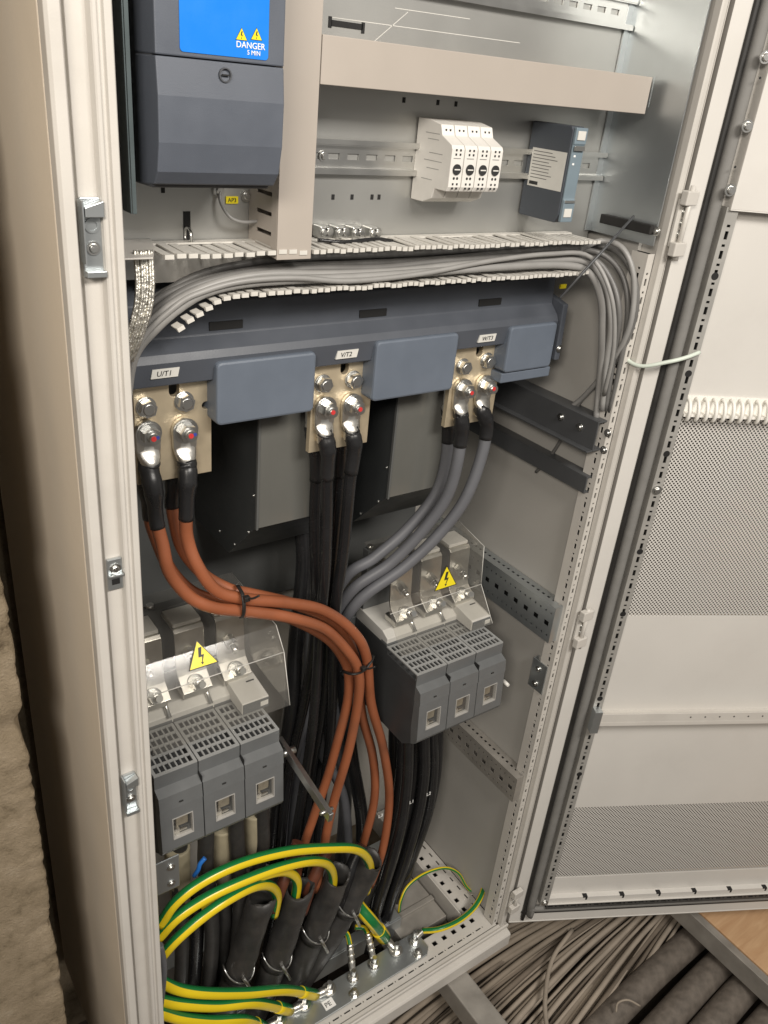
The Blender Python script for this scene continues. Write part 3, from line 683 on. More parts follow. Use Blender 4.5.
# open slotted duct with the control cables
t = thing('slotted_duct', 'open pale slotted wire duct filled with grey control cables', 'wire duct', (0.41, 0.085, 1.34))
DX0, DX1 = 0.103, 0.708
build('duct_spine', MB().box(DX0, DX1, 0.1145, 0.1165, 1.3425, 1.3835), 'duct', t)
mt_ = MB(); mt_.box(DX0, DX1, 0.1025, 0.1144, 1.3820, 1.3839); mt_.box(DX0 + .08, DX1, 0.101, 0.1144, 1.3425, 1.3440)
build('duct_ribs', mt_, 'duct', t)
pitch = 0.0125
def finger_mesh(end):
    mb = MB(); mb.box(-0.0046, 0.0046, 0.0520, end, -0.00075, 0.00075); mb.box(-0.0047, 0.0047, 0.0490, 0.0535, -0.0026, 0.0016)
    return to_mesh('duct_finger', mb, M['duct'])
ME_FING = finger_mesh(0.1012); ME_FING_S = finger_mesh(0.066)
def fingers(x0, x1, pitch, z, low):
    wf = pitch / 0.0125
    x = x0 + pitch/2
    while x < x1:
        sag = max(0.0, 0.176 - x) / 0.056 if low else 0.0
        if sag <= 1.05:
            zz = z - 0.026 * sag ** 1.35
            o = inst('duct_finger', ME_FING if sag == 0 else ME_FING_S, (x, -0.002 * sag, zz), t); o.rotation_euler = (random.uniform(-.02, .02), -0.45 * sag, random.uniform(-.008, .008)); o.scale = (wf, 1, 1)
        x += pitch
fingers(DX0, 0.265, 0.0120, 1.3828, False); fingers(0.265, DX1, 0.0082, 1.3828, False)
fingers(DX0, 0.265, 0.0100, 1.3425, True); fingers(0.265, DX1 - .008, 0.0080, 1.3425, True)
# rail shelf on the left, and the braided strap
build('corner_shelf', MB().prism([(0.0520, 0.035), (0.088, 0.035), (0.105, 0.075), (0.118, 0.117), (0.0520, 0.117)], 'z', 1.3840, 1.3855), 'frame_paint', None,
      'bent galvanised corner shelf at the left end of the slotted duct', 'bracket', bevel=0.0003)
b0 = [at(143, 250, 0.052), at(145, 285, 0.046), at(142, 312, 0.044), at(133, 340, 0.046), at(124, 362, 0.05)]
mb = MB()
for k in range(7):
    off = Vector((-0.0078 + 0.0026 * k, 0.0010 * math.sin(k * 2.1), 0))
    mb.tube([p + off for p in b0], 0.0017, 6, sub=8)
build('braided_strap', mb, 'braid', None, 'flat braided tinned earthing strap hanging behind the left frame', 'strap')

# ================================================================== DIN RAILS
def din_rail(zc, x0, x1, label):
    t = thing('din_rail', label, 'din rail', ((x0+x1)/2, 0.114, zc - 0.0175))
    mb = MB(); y = 0.1172; L = x1 - x0
    sl = dashes(L, 0.025, 0.004, 0.019)
    mb.strip(lambda u, v, n: (x0 + u, y - 0.0012 + n, zc - 0.0125 + v), L, 0.025, 0.0010, [(0.0125, 0.0062, sl)])
    for sg in (-1, 1):
        mb.box(x0, x1, y - 0.0075, y - 0.0013, zc + sg*0.0118 - 0.0006, zc + sg*0.0118 + 0.0006)
        z0, z1 = sorted((zc + sg*0.0125, zc + sg*0.0175)); mb.box(x0, x1, y - 0.0086, y - 0.0076, z0, z1)
    build('rail_profile', mb, 'zinc', t); return t
dz = at(318, 156, 0.112).z
din_rail(dz, 0.264, 0.7565, 'zinc din rail carrying the white modules and the grey relay')
r = inst('screw', ME_SCREW_F, (0.312, 0.1158, dz), bpy.data.objects['din_rail'])
din_rail(at(560, 1, 0.112).z, 0.264, 0.7565, 'zinc din rail at the top edge above the trunking lid')

# ================================================================== WHITE MODULES
mx0 = 0.4355; mw = 0.0191
prof_m = [(0.116, 1.512), (0.094, 1.512), (0.074, 1.5085), (0.070, 1.498), (0.052, 1.490), (0.050, 1.486), (0.050, 1.447), (0.053, 1.442), (0.074, 1.442), (0.078, 1.431), (0.094, 1.425), (0.116, 1.425)]
names_m = ['leftmost white plug-in relay module with black dial on the din rail', 'second white relay module from the left on the din rail',
           'third white relay module from the left on the din rail', 'rightmost white relay module, next to the grey relay']
for k in range(4):
    x0 = mx0 + k * mw; x1 = x0 + mw - 0.0011
    t = thing('relay_module', names_m[k], 'relay module', ((x0+x1)/2, 0.085, 1.425), 'white modules on the din rail')
    build('housing', MB().prism(prof_m, 'x', x0, x1), 'module', t, bevel=0.0008)
    xc = (x0 + x1) / 2
    d = build('dial', MB().cyl((xc, 0.0501, 1.4655), (xc, 0.0485, 1.4655), 0.0056, 18), 'mod_dark', t)
    build('dial_slot', MB().box(xc - 0.004, xc + 0.004, 0.0480, 0.0486, 1.4649, 1.4661), 'module', d)
    for dx in (-0.004, 0.004):
        build('test_hole', MB().cyl((xc + dx*0.6, 0.0502, 1.4562), (xc + dx*0.6, 0.0497, 1.4562), 0.0015, 10), 'mod_dark', t)
    for zz, yy in ((1.4480, 0.0500), (1.4830, 0.0500), (1.5010, 0.0720)):
        for dx in (-0.003, 0.003):
            for dzz in (-0.0022, 0.0022):
                build('terminal_hole', MB().box(xc + dx - 0.0011, xc + dx + 0.0011, yy - 0.0004, yy + 0.0003, zz + dzz - 0.0011, zz + dzz + 0.0011), 'mod_dark', t)
    build('print_strip', MB().box(xc - 0.006, xc + 0.004, 0.0496, 0.0501, 1.4765, 1.4773), 'ctl_cable', t)
for (y0_, y1_, z_) in [(0.075, 0.100, 1.498), (0.075, 0.095, 1.492), (0.066, 0.090, 1.478), (0.066, 0.098, 1.470), (0.070, 0.092, 1.462), (0.080, 0.100, 1.450)]:
    build('side_print', MB().box(mx0 - 0.0002, mx0 - 0.00002, y0_, y1_, z_, z_ + 0.0007), 'ctl_cable', bpy.data.objects['relay_module'])
# grey safety relay
t = thing('safety_relay', 'slim grey blue relay with a white data label on its side', 'relay', (0.626, 0.08, 1.405))
rx0, rx1 = 0.6145, 0.6365
build('housing', MB().prism([(0.116, 1.5175), (0.050, 1.5175), (0.0465, 1.513), (0.0465, 1.417), (0.052, 1.407), (0.116, 1.407)], 'x', rx0, rx1), 'relay', t, bevel=0.001)
fc = build('face_plate', MB().prism([(0.0462, 1.5165), (0.0420, 1.5165), (0.0420, 1.499), (0.0435, 1.497), (0.0435, 1.436), (0.0415, 1.434), (0.0415, 1.409), (0.0462, 1.409)], 'x', rx0 + .0012, rx1 - .0008), 'relay_face', t, bevel=0.0008)
for z in (1.496, 1.4935, 1.434): build('latch', MB().box(rx0 + .002, rx1 - .003, 0.0400, 0.0418, z - .0022, z + .0008), 'zinc', fc, bevel=0.0003)
for z in (1.484, 1.475): build('led', MB().box(rx0 + .005, rx0 + .008, 0.0428, 0.0436, z, z + .0022), 'white_ink', fc)
for z in (1.508, 1.420): build('connector', MB().box(rx0 + .004, rx1 - .005, 0.0405, 0.0421, z - .005, z + .005), 'label', fc, bevel=0.0004)
ly0 = atx(564, 172, rx0).y; ly1 = 0.1085; lz1 = atx(545, 149, rx0).z; lz0 = atx(538, 187, rx0).z
la = build('data_label', MB().box(rx0 - 0.0003, rx0, ly0, ly1, lz0, lz1), 'label', t)
for k in range(9):
    z = lz1 - 0.004 - 0.0038 * k; y0 = ly1 - 0.003; y1 = y0 - random.uniform(0.3, 0.85) * (ly1 - ly0 - 0.006)
    build('print_line', MB().box(rx0 - 0.00045, rx0 - 0.0003, y1, y0, z, z + 0.0009), 'ctl_cable2', la)
build('bar_code', MB().box(rx0 - 0.00045, rx0 - 0.0003, ly1 - 0.018, ly1 - 0.003, lz0 + 0.002, lz0 + 0.006), 'mod_dark', la)

# black strut plate and rod on the right cheek
t = thing('stay_rod', 'black stay plate with thin chrome rod below the grey relay', 'stay', (0.74, 0.06, 1.29))
pa = atx(604, 210, 0.753); pb = atx(655, 220, 0.753)
build('plate', MB().box(0.748, 0.7570, pb.y, pa.y, 1.398, 1.410), 'rubber_black', t, bevel=0.001)
build('rod', MB().cyl(atx(634, 216, 0.7475), at(560, 298, 0.043), 0.0018, 10), 'rail_dark', t)
inst('screw', ME_SCREW_L, (0.7575, pb.y - 0.003, 1.403), t)

# terminals right of the trunking, earth screw, loose bits above the duct
t = thing('terminal_strip', 'row of four zinc screw terminals above the slotted duct', 'terminals', (0.335, 0.11, 1.385))
for k, px in enumerate((322, 338, 354, 371)):
    p = at(px, 231 + k*0.3, 0.108)
    tb = build('terminal', MB().box(p.x - 0.0068, p.x + 0.0068, 0.100, 0.1175, p.z - 0.007, p.z + 0.006), 'zinc', t, bevel=0.001)
    inst('screw', ME_SCREW_F, (p.x - 0.003, 0.100, p.z), tb); inst('screw', ME_SCREW_F, (p.x + 0.0035, 0.100, p.z + 0.001), tb)
mb = MB().tube([at(318, 240, .085), at(345, 242, .08), at(375, 239, .082), at(392, 241, .09)], 0.0022, 8)
build('jumper_wire', mb, 'blk_cable', None, 'short black wire lying under the zinc terminals', 'wire')
t = thing('earth_wire', 'thin grey earth wire with ring terminal and yellow tag below the drive', 'wire', (0.19, 0.11, 1.40))
p = at(218, 190, 0.1165)
rg = build('ring_terminal', MB().ring((p.x, 0.1172, p.z), (p.x, 0.1150, p.z), 0.0062, 0.003), 'zinc', t); inst('screw', ME_SCREW_F, (p.x, 0.1150, p.z), rg)
build('wire', MB().tube([(p.x, 0.113, p.z), at(221, 203, .108), at(230, 217, .10), at(243, 222, .098), at(258, 221, .10), at(266, 219, .105)], 0.0018, 8), 'ctl_cable', t)
q = at(232, 200, 0.1165); tg = build('yellow_tag', MB().box(q.x - 0.0068, q.x + 0.0068, 0.1160, 0.1172, q.z - 0.0035, q.z + 0.0035), 'yellow_ink', t)
text_part('tag_lettering', 'AP3', 'black_ink', 0.0058, (q.x - 0.005, 0.1158, q.z - 0.002), (1, 0, 0), (0, 0, 1), tg)
q = at(246, 196, 0.1172); inst('screw', ME_SCREW_F, (q.x, 0.1172, q.z), cab)
q = at(188, 236, 0.11)
build('cage_clip', MB().ring((q.x - .001, 0.110, q.z), (q.x + .0015, 0.110, q.z), 0.0088, 0.0068), 'zinc', cab)

# ================================================================== CONVERTER with the three terminal plates
cv = thing('converter_unit', 'wide dark grey converter with blue grey covers and three bolted terminal plates', 'converter', (0.38, 0.2, 0.92))
CX0, CX1 = 0.048, 0.712
pc = [(0.150, 1.345), (0.120, 1.318), (0.118, 1.283), (0.104, 1.270), (0.100, 1.262), (0.1035, 1.236), (0.118, 1.232), (0.150, 1.232)]
build('panel', MB().prism(pc, 'x', CX0, CX1), 'unit', cv, bevel=0.0012)
build('end_cap', MB().prism([(0.150, 1.300), (0.096, 1.286), (0.094, 1.205), (0.150, 1.200)], 'x', CX1 + 0.0005, CX1 + 0.0105), 'unit', cv, bevel=0.0015)
inst('screw', ME_SCREW_F, (CX1 + 0.006, 0.0945, 1.222), cv)
for px, py in [(226, 325), (373, 313), (490, 302)]:
    p = at(px, py, 0.1178); build('vent_slot', MB().box(p.x - 0.020, p.x + 0.020, 0.1168, 0.1200, p.z - 0.0045, p.z + 0.0045), 'black', cv)
# blue grey boxes between the plates
for (xa, xb, z0, z1) in [(0.178, 0.3045, 1.184, 1.258), (0.390, 0.5220, 1.184, 1.262), (0.614, 0.7060, 1.196, 1.262)]:
    pp = rrect(xa, xb, z0, z1, 0.006, 4)
    build('terminal_cover', MB().prism(pp, 'y', 0.094, 0.150), 'cover', cv, bevel=0.003)
build('cover_flange', MB().box(0.614, 0.7115, 0.098, 0.15, 1.180, 1.1945), 'cover', cv, bevel=0.0015)
# upper body and rear
build('housing', MB().box(CX0, CX1, 0.1510, 0.345, 1.232, 1.345), 'unit_dark', cv)
# shrouds with chamfered foot
psh = [(0.150, 1.232), (0.150, 1.004), (0.232, 0.923), (0.349, 0.923), (0.349, 1.10), (0.1505, 1.10), (0.1505, 1.232)]
psh = [(0.1515, 1.2310), (0.1515, 1.004), (0.232, 0.923), (0.349, 0.923), (0.349, 1.2310)]
for (xa, xb) in [(0.260, 0.395), (0.474, 0.612)]:
    s = build('shroud', MB().prism(psh, 'x', xa, xb), 'unit_dark', cv, bevel=0.0008)
    build('smoked_pane', MB().box(xa + 0.002, xb - 0.002, 0.1485, 0.1505, 1.0045, 1.231), 'gloss', s, bevel=0.0006)
    build('edge_strip', MB().box(xa - 0.0012, xa + 0.0018, 0.1470, 0.1512, 1.003, 1.231), 'unit_grey', s)
    for (yy, zz) in ((0.170, 0.9890), (0.212, 0.948), (0.260, 0.945), (0.158, 1.05)): inst('rivet', ME_SCREW_L, (xa - 0.0002, yy, zz), s).scale = (0.4, 0.4, 0.4)
build('support_plate', MB().box(0.052, 0.70, 0.350, 0.354, 0.738, 1.345), 'unit_grey', cv)
build('cable_shroud', MB().box(0.3955, 0.4730, 0.235, 0.349, 0.925, 1.2305), 'unit_dark', cv)
# terminal plates
PY = 0.120
plates = []
for (xa, lab, px, py) in [(0.0930, 'U/T1', 165, 373), (0.3165, 'V/T2', 347, 354), (0.5400, 'W/T3', 487, 338)]:
    xb = xa + 0.090; z0, z1 = 1.116, 1.2315
    poly = [(xa, z0), (xb, z0), (xb, 1.196)]
    for i in range(7):                                   # round notch in the right edge
        a = math.radians(-90 - 180*i/6) ; poly.append((xb - 0.007 + 0.0045*math.cos(a), 1.2005 + 0.0045*math.sin(a)))
    poly += [(xb, 1.205), (xb, z1), (xa + 0.052, z1)]
    for i in range(7):
        a = math.radians(0 - 180*i/6); poly.append((xa + 0.046 + 0.006*math.cos(a), z1 - 0.010 + 0.006*math.sin(a)))
    poly += [(xa + 0.040, z1), (xa, z1)]
    pt = build('terminal_plate', MB().prism(poly, 'y', PY, PY + 0.008), 'brass_plate', cv, bevel=0.0005); plates.append(pt)
    lp = at(px, py, 0.1008); sk = 0.0022
    build('plate_label', MB().prism([(lp.x - 0.0160, lp.z - 0.0050), (lp.x + 0.0140, lp.z - 0.0050), (lp.x + 0.0140 + sk, lp.z + 0.0050), (lp.x - 0.0160 + sk, lp.z + 0.0050)], 'y', 0.1000, 0.1028), 'label', cv)
    text_part('phase_lettering', lab, 'black_ink', 0.0082, (lp.x - 0.0100, 0.0997, lp.z - 0.0028), (1, 0, 0), (0.2, 0, 1), cv)
for pt, pts in zip(plates, [((147, 408), (185, 402)), ((324, 384), (354, 380)), ((464, 367), (488, 361))]):
    for (px, py) in pts:
        p = at(px, py, PY - 0.004); inst('hex_bolt', ME_HEX, (p.x, PY, p.z), pt).rotation_euler = (0, random.uniform(0, 1), 0)

# ================================================================== POWER CABLES
def power_cable(label, group, lug, path, r, mt, sleeve=0.085, ymark='red', mark2=None, front=True, sleeve_mt='shrink'):
    """lug = (px,py) of the stud; path = [(px,py,Y),...] of the cable from under the lug on"""
    py0 = PY - 0.0005 if front else PY + 0.0085
    s = -1 if front else 1
    c = at(lug[0], lug[1], PY - 0.014)
    pts = [at(*q) for q in path]
    base = pts[-1]
    t = thing('power_cable', label, 'cable', base, group)
    # lug palm
    y0, y1 = (PY - 0.0065, PY - 0.0005) if front else (PY + 0.0085, PY + 0.0145)
    poly = [(c.x + 0.0150*math.cos(a), c.z + 0.0150*math.sin(a)) for a in [math.radians(-10 + 200*i/12) for i in range(13)]] + [(c.x - 0.0140, c.z - 0.020), (c.x - 0.0115, c.z - 0.030), (c.x + 0.0115, c.z - 0.030), (c.x + 0.0140, c.z - 0.020)]
    lg = build('cable_lug', MB().prism(poly, 'y', y0, y1), 'tin', t, bevel=0.0012)
    yb = (y0 + y1) / 2 - 0.004 if front else (y0 + y1) / 2 + 0.004
    top = Vector((c.x, yb, c.z - 0.024)); mid = Vector((c.x, yb, c.z - 0.040))
    rings = []; nb = 16; yc = (y0 + y1)/2; vsb = []
    secs = [(-0.012, 0.0142, 0.0031, yc), (-0.020, 0.0140, 0.0034, yc), (-0.026, 0.0134, 0.0060, (yc + yb)/2), (-0.031, 0.0118, 0.0092, yb), (-0.036, 0.0106, 0.0102, yb), (-0.046, 0.0098, 0.0098, yb)]
    for (dz_, ww, hh, yy) in secs:
        for i_ in range(nb):
            a_ = 2*math.pi*i_/nb; vsb.append((c.x + ww*math.cos(a_), yy + hh*math.sin(a_), c.z + dz_))
    fsb = [(q_*nb + i_, q_*nb + (i_+1) % nb, (q_+1)*nb + (i_+1) % nb, (q_+1)*nb + i_) for q_ in range(len(secs)-1) for i_ in range(nb)]
    build('barrel', MB().add(vsb, fsb, True), 'tin', lg)
    if front:
        n = inst('stud_nut', ME_STUD, (c.x, y0, c.z), lg)
        n.rotation_euler = (0, random.uniform(0, 1), 0)
        yt = y0 - 0.0034 - 0.0095 - 0.007
        build('paint_mark', MB().cyl((c.x - .0016, yt + .002, c.z + .0014), (c.x - .0016, yt - .0006, c.z + .0014), 0.0030, 12), ymark, lg)
        if mark2: build('paint_mark', MB().cyl((c.x + .0030, yt + .002, c.z + .0024), (c.x + .0030, yt - .0004, c.z + .0024), 0.0021, 12), mark2, lg)
    full = [mid - Vector((0, 0, -0.006))] + [mid] + pts
    P = smooth_path(full, 8); ph = random.uniform(0, 6)
    for i_ in range(6, len(P)): P[i_] = P[i_] + Vector((math.sin(i_*0.23 + ph), math.sin(i_*0.31 + ph*2), math.sin(i_*0.17 + ph*3))) * 0.0016
    acc = 0; k = 1
    while k < len(P) - 1 and acc < sleeve: acc += (P[k] - P[k-1]).length; k += 1
    build('jacket', MB().tube(P[max(0, k-3):], r, 16, sub=1), mt, t)
    mb = MB().tube(P[:k+1], lambda u: (0.0108 + 0.0008*abs(math.sin(u*16))) if u < 0.66 else 0.0108 - (0.0108 - r - 0.0010)*min(1.0, (u - 0.66)*10), 18, sub=1)
    build('heat_shrink', mb, sleeve_mt, t)
    return t
G1 = 'orange brown cables of the left terminal plate'
power_cable('orange brown cable from the left lug of the left terminal plate, lowest in the bundle', G1, (151, 436),
    [(152, 490, .105), (156, 520, .103), (163, 543, .100), (170, 572, .092), (189, 597, .086), (215, 608, .082), (240, 612, .080), (288, 617, .084), (324, 628, .092), (346, 648, .10), (357, 670, .105), (358, 702, .11), (350, 745, .12), (335, 798, .125), (325, 840, .125), (315, 890, .125)], 0.0079, M['orange'], 0.078, 'red', 'bluemark')
power_cable('orange brown cable from the right lug of the left terminal plate, top of the bundle', G1, (188, 433),
    [(187, 480, .105), (187, 512, .105), (188, 540, .102), (195, 564, .097), (215, 588, .091), (242, 598, .086), (284, 603, .09), (324, 612, .098), (353, 630, .105), (366, 655, .108), (371, 705, .115), (383, 748, .125), (390, 795, .13), (384, 840, .13), (370, 885, .13)], 0.0079, M['orange'], 0.068, 'red', 'bluemark')
power_cable('orange brown cable behind the left lug, second from left where the bundle hangs', G1, (149, 440),
    [(150, 500, .140), (153, 530, .138), (166, 566, .128), (190, 590, .118), (218, 600, .108), (245, 606, .104), (292, 620, .110), (326, 637, .120), (342, 656, .125), (348, 676, .128), (346, 712, .132), (332, 765, .14), (313, 815, .145), (303, 850, .145), (296, 885, .145)], 0.0079, M['orange'], 0.078, front=False)
power_cable('orange brown cable behind the right lug, third from left where the bundle hangs', G1, (186, 436),
    [(174, 490, .140), (174, 517, .138), (180, 548, .130), (203, 574, .118), (228, 587, .11), (248, 593, .104), (300, 607, .106), (334, 622, .118), (350, 644, .124), (357, 672, .128), (362, 712, .138), (373, 755, .148), (373, 800, .15), (362, 850, .15), (354, 890, .15)], 0.0079, M['orange'], 0.068, front=False)
G2 = 'black cables of the middle terminal plate'
power_cable('black cable from the left lug of the middle terminal plate', G2, (329, 410),
    [(329, 455, .108), (328, 490, .108), (324, 560, .115), (322, 610, .13), (318, 670, .16), (310, 740, .18), (300, 810, .19), (290, 870, .19)], 0.0084, M['blk_cable'], 0.056, 'red')
power_cable('black cable from the right lug of the middle terminal plate', G2, (356, 407),
    [(355, 450, .108), (350, 490, .108), (342, 550, .118), (337, 600, .13), (334, 660, .165), (330, 730, .19), (322, 800, .20), (315, 870, .20)], 0.0084, M['blk_cable'], 0.056, 'red')
power_cable('black cable behind the left lug of the middle terminal plate', G2, (327, 412),
    [(316, 470, .142), (315, 520, .145), (316, 580, .15), (314, 640, .17), (304, 700, .2), (290, 770, .22), (280, 860, .22)], 0.0084, M['blk_cable'], 0.07, front=False)
power_cable('black cable behind the right lug of the middle terminal plate', G2, (354, 410),
    [(340, 470, .142), (336, 520, .145), (330, 590, .15), (326, 650, .175), (322, 710, .20), (310, 790, .22), (300, 870, .22)], 0.0084, M['blk_cable'], 0.07, front=False)
G3 = 'grey cables of the right terminal plate'
power_cable('grey cable from the left lug of the right terminal plate', G3, (467, 391),
    [(463, 432, .108), (458, 458, .108), (444, 500, .115), (420, 535, .13), (390, 562, .15), (350, 592, .17), (325, 640, .20), (305, 720, .23), (285, 800, .24), (278, 880, .24)], 0.0090, M['gry_cable'], 0.046, 'red')
power_cable('grey cable from the right lug of the right terminal plate', G3, (489, 387),
    [(486, 428, .108), (482, 455, .106), (464, 500, .110), (436, 538, .122), (404, 567, .14), (355, 606, .165), (332, 660, .20), (318, 740, .22), (345, 800, .22), (350, 880, .2)], 0.0090, M['gry_cable'], 0.046, 'red')
power_cable('grey cable behind the left lug of the right terminal plate', G3, (465, 394),
    [(450, 425, .142), (447, 455, .142), (434, 495, .145), (408, 530, .155), (375, 556, .17), (345, 577, .185), (322, 630, .215), (298, 720, .25), (284, 820, .26), (280, 890, .26)], 0.0090, M['gry_cable'], 0.050, front=False)
# cable ties
def tie_loop(label, pts, r=0.0022, headp=None):
    t = thing('cable_tie', label, 'cable tie', pts[0])
    build('band', MB().tube(pts + [pts[0]], r, 8, sub=5, flat=1.7), 'rubber_black', t)
    build('lock_head', MB().box(headp.x - 0.004, headp.x + 0.004, headp.y - 0.005, headp.y + 0.002, headp.z - 0.0035, headp.z + 0.0035), 'rubber_black', t, bevel=0.001)
    build('tail', MB().tube([headp, headp + Vector((0.004, -0.010, 0.004)), headp + Vector((0.010, -0.016, 0.010))], 0.0014, 6), 'rubber_black', t)
tie_loop('black cable tie around the orange cables above the left fuse switch', [at(238, 586, .096), at(243, 596, .076), at(244, 611, .070), at(242, 617, .080), at(240, 613, .100), at(239, 600, .114), at(238, 588, .112)], r=0.0018, headp=at(246, 598, .072))
tie_loop('black cable tie around the hanging orange cables beside the right fuse switch', [at(342, 671, .124), at(352, 674, .096), at(363, 671, .096), at(372, 660, .102), at(371, 656, .122), at(358, 664, .138), at(345, 670, .136)], r=0.0016, headp=at(363, 668, .091))

# ================================================================== CONTROL CABLES through the duct
def ax(px, py, X): return tuple(atx(px, py, X))
ctl = [
 ('pale grey control cable lowest in the slotted duct', .0056, 'ctl_cable', [(126, 410, .092), (134, 358, .078), (158, 327, .066), (184, 305, .060), (208, 292, .058), (241, 284, .058), (287, 280, .058), (360, 277, .058), (430, 272, .060), (500, 267, .060), (560, 265, .060), (588, 272, .054), ax(601, 300, .722), ax(602, 340, .735), ax(600, 375, .752), ax(596, 420, .758)]),
 ('second lowest pale grey control cable in the slotted duct', .0052, 'ctl_cable', [(126, 385, .10), (136, 342, .084), (160, 314, .072), (188, 295, .066), (225, 281, .064), (270, 274, .064), (330, 274, .064), (400, 271, .066), (470, 264, .066), (540, 260, .066), (585, 262, .060), ax(605, 285, .728), ax(611, 320, .735), ax(607, 360, .750), ax(602, 410, .757)]),
 ('dark grey control cable in the middle of the slotted duct', .0050, 'ctl_cable2', [(128, 352, .108), (142, 326, .094), (168, 301, .082), (200, 284, .076), (250, 273, .074), (310, 269, .074), (380, 268, .074), (450, 261, .074), (530, 256, .074), (588, 257, .066), ax(611, 280, .735), ax(619, 315, .742), ax(613, 360, .755), ax(606, 410, .762)]),
 ('upper grey control cable in the slotted duct, lifting at the left', .0046, 'ctl_cable2', [(134, 328, .112), (150, 306, .100), (180, 288, .092), (220, 276, .086), (280, 267, .084), (350, 264, .084), (430, 260, .084), (520, 252, .082), (588, 250, .072), ax(618, 268, .745), ax(628, 305, .752), ax(621, 360, .760), ax(610, 412, .764)]),
 ('topmost grey control cable at the back of the slotted duct', .0045, 'ctl_cable2', [(136, 318, .114), (156, 297, .108), (190, 281, .100), (240, 269, .098), (310, 262, .096), (390, 262, .096), (470, 254, .094), (550, 248, .09), (598, 246, .075), ax(622, 256, .745), ax(636, 285, .755), ax(634, 320, .760), ax(618, 358, .762), ax(590, 390, .764)]),
 ('thin pale control cable crossing over the others in the middle of the duct', .0036, 'ctl_cable', [(128, 402, .088), (138, 346, .070), (176, 306, .057), (205, 291, .054), (245, 281, .052), (296, 278, .052), (350, 281, .052), (420, 274, .053), (490, 261, .055), (550, 254, .056), (590, 257, .052), ax(611, 295, .715), ax(614, 345, .730), ax(604, 395, .752)]),
 ('grey cable looping over the end of the slotted duct', .0046, 'ctl_cable', [(560, 262, .085), (585, 247, .072), (604, 241, .062), ax(624, 250, .740), ax(634, 280, .748), ax(630, 325, .752), ax(612, 362, .758), ax(588, 392, .762), ax(570, 408, .764)]),
 ('dull grey cable lying deep behind in the slotted duct', .0050, 'ctl_cable2', [(140, 316, .114), (165, 293, .112), (205, 276, .110), (250, 268, .106), (320, 260, .106), (400, 257, .105), (480, 252, .104), (560, 246, .100), (600, 244, .085)]),
 ('dull grey cable pressed under the upper fingers of the slotted duct', .0048, 'ctl_cable2', [(138, 322, .106), (162, 296, .100), (198, 275, .095), (250, 263, .092), (320, 257, .090), (400, 254, .090), (480, 249, .088), (560, 244, .086), (596, 244, .076)]),
 ('pale grey cable half hidden behind the lower fingers of the slotted duct', .0050, 'ctl_cable', [(240, 290, .078), (300, 285, .076), (370, 281, .076), (440, 274, .076), (510, 269, .076), (580, 266, .074)]),
 ('thin grey wire dropping from the loop behind the upper mounting rail', .0032, 'ctl_cable2', [ax(630, 330, .756), ax(606, 372, .760), ax(580, 402, .764), ax(556, 448, .767), ax(536, 472, .767)]),
]
for lab, r, mt, pp in ctl:
    build('control_cable', MB().tube([(at(*q) if q[0] > 10 else Vector(q)) for q in pp], r * 0.84, 10, sub=6), mt, None, lab, 'cable', 'control cables in the slotted duct')
q = [at(618, 300, .046), at(619, 330, .04), at(624, 355, .02), atx(640, 366, 0.775), D(0.02, 1.235, 0.03), D(0.045, 1.242, 0.028), D(0.067, 1.248, 0.020)]
build('control_cable', MB().tube(q, 0.0029, 10, sub=7), 'pale_cable', None, 'pale green cable bridging from the frame across to the door', 'cable')
p = at(562, 286, 0.117)
build('yellow_tag', MB().box(p.x - .006, p.x + .006, 0.1140, 0.1165, p.z - .003, p.z + .003), 'yellow_ink', cv)

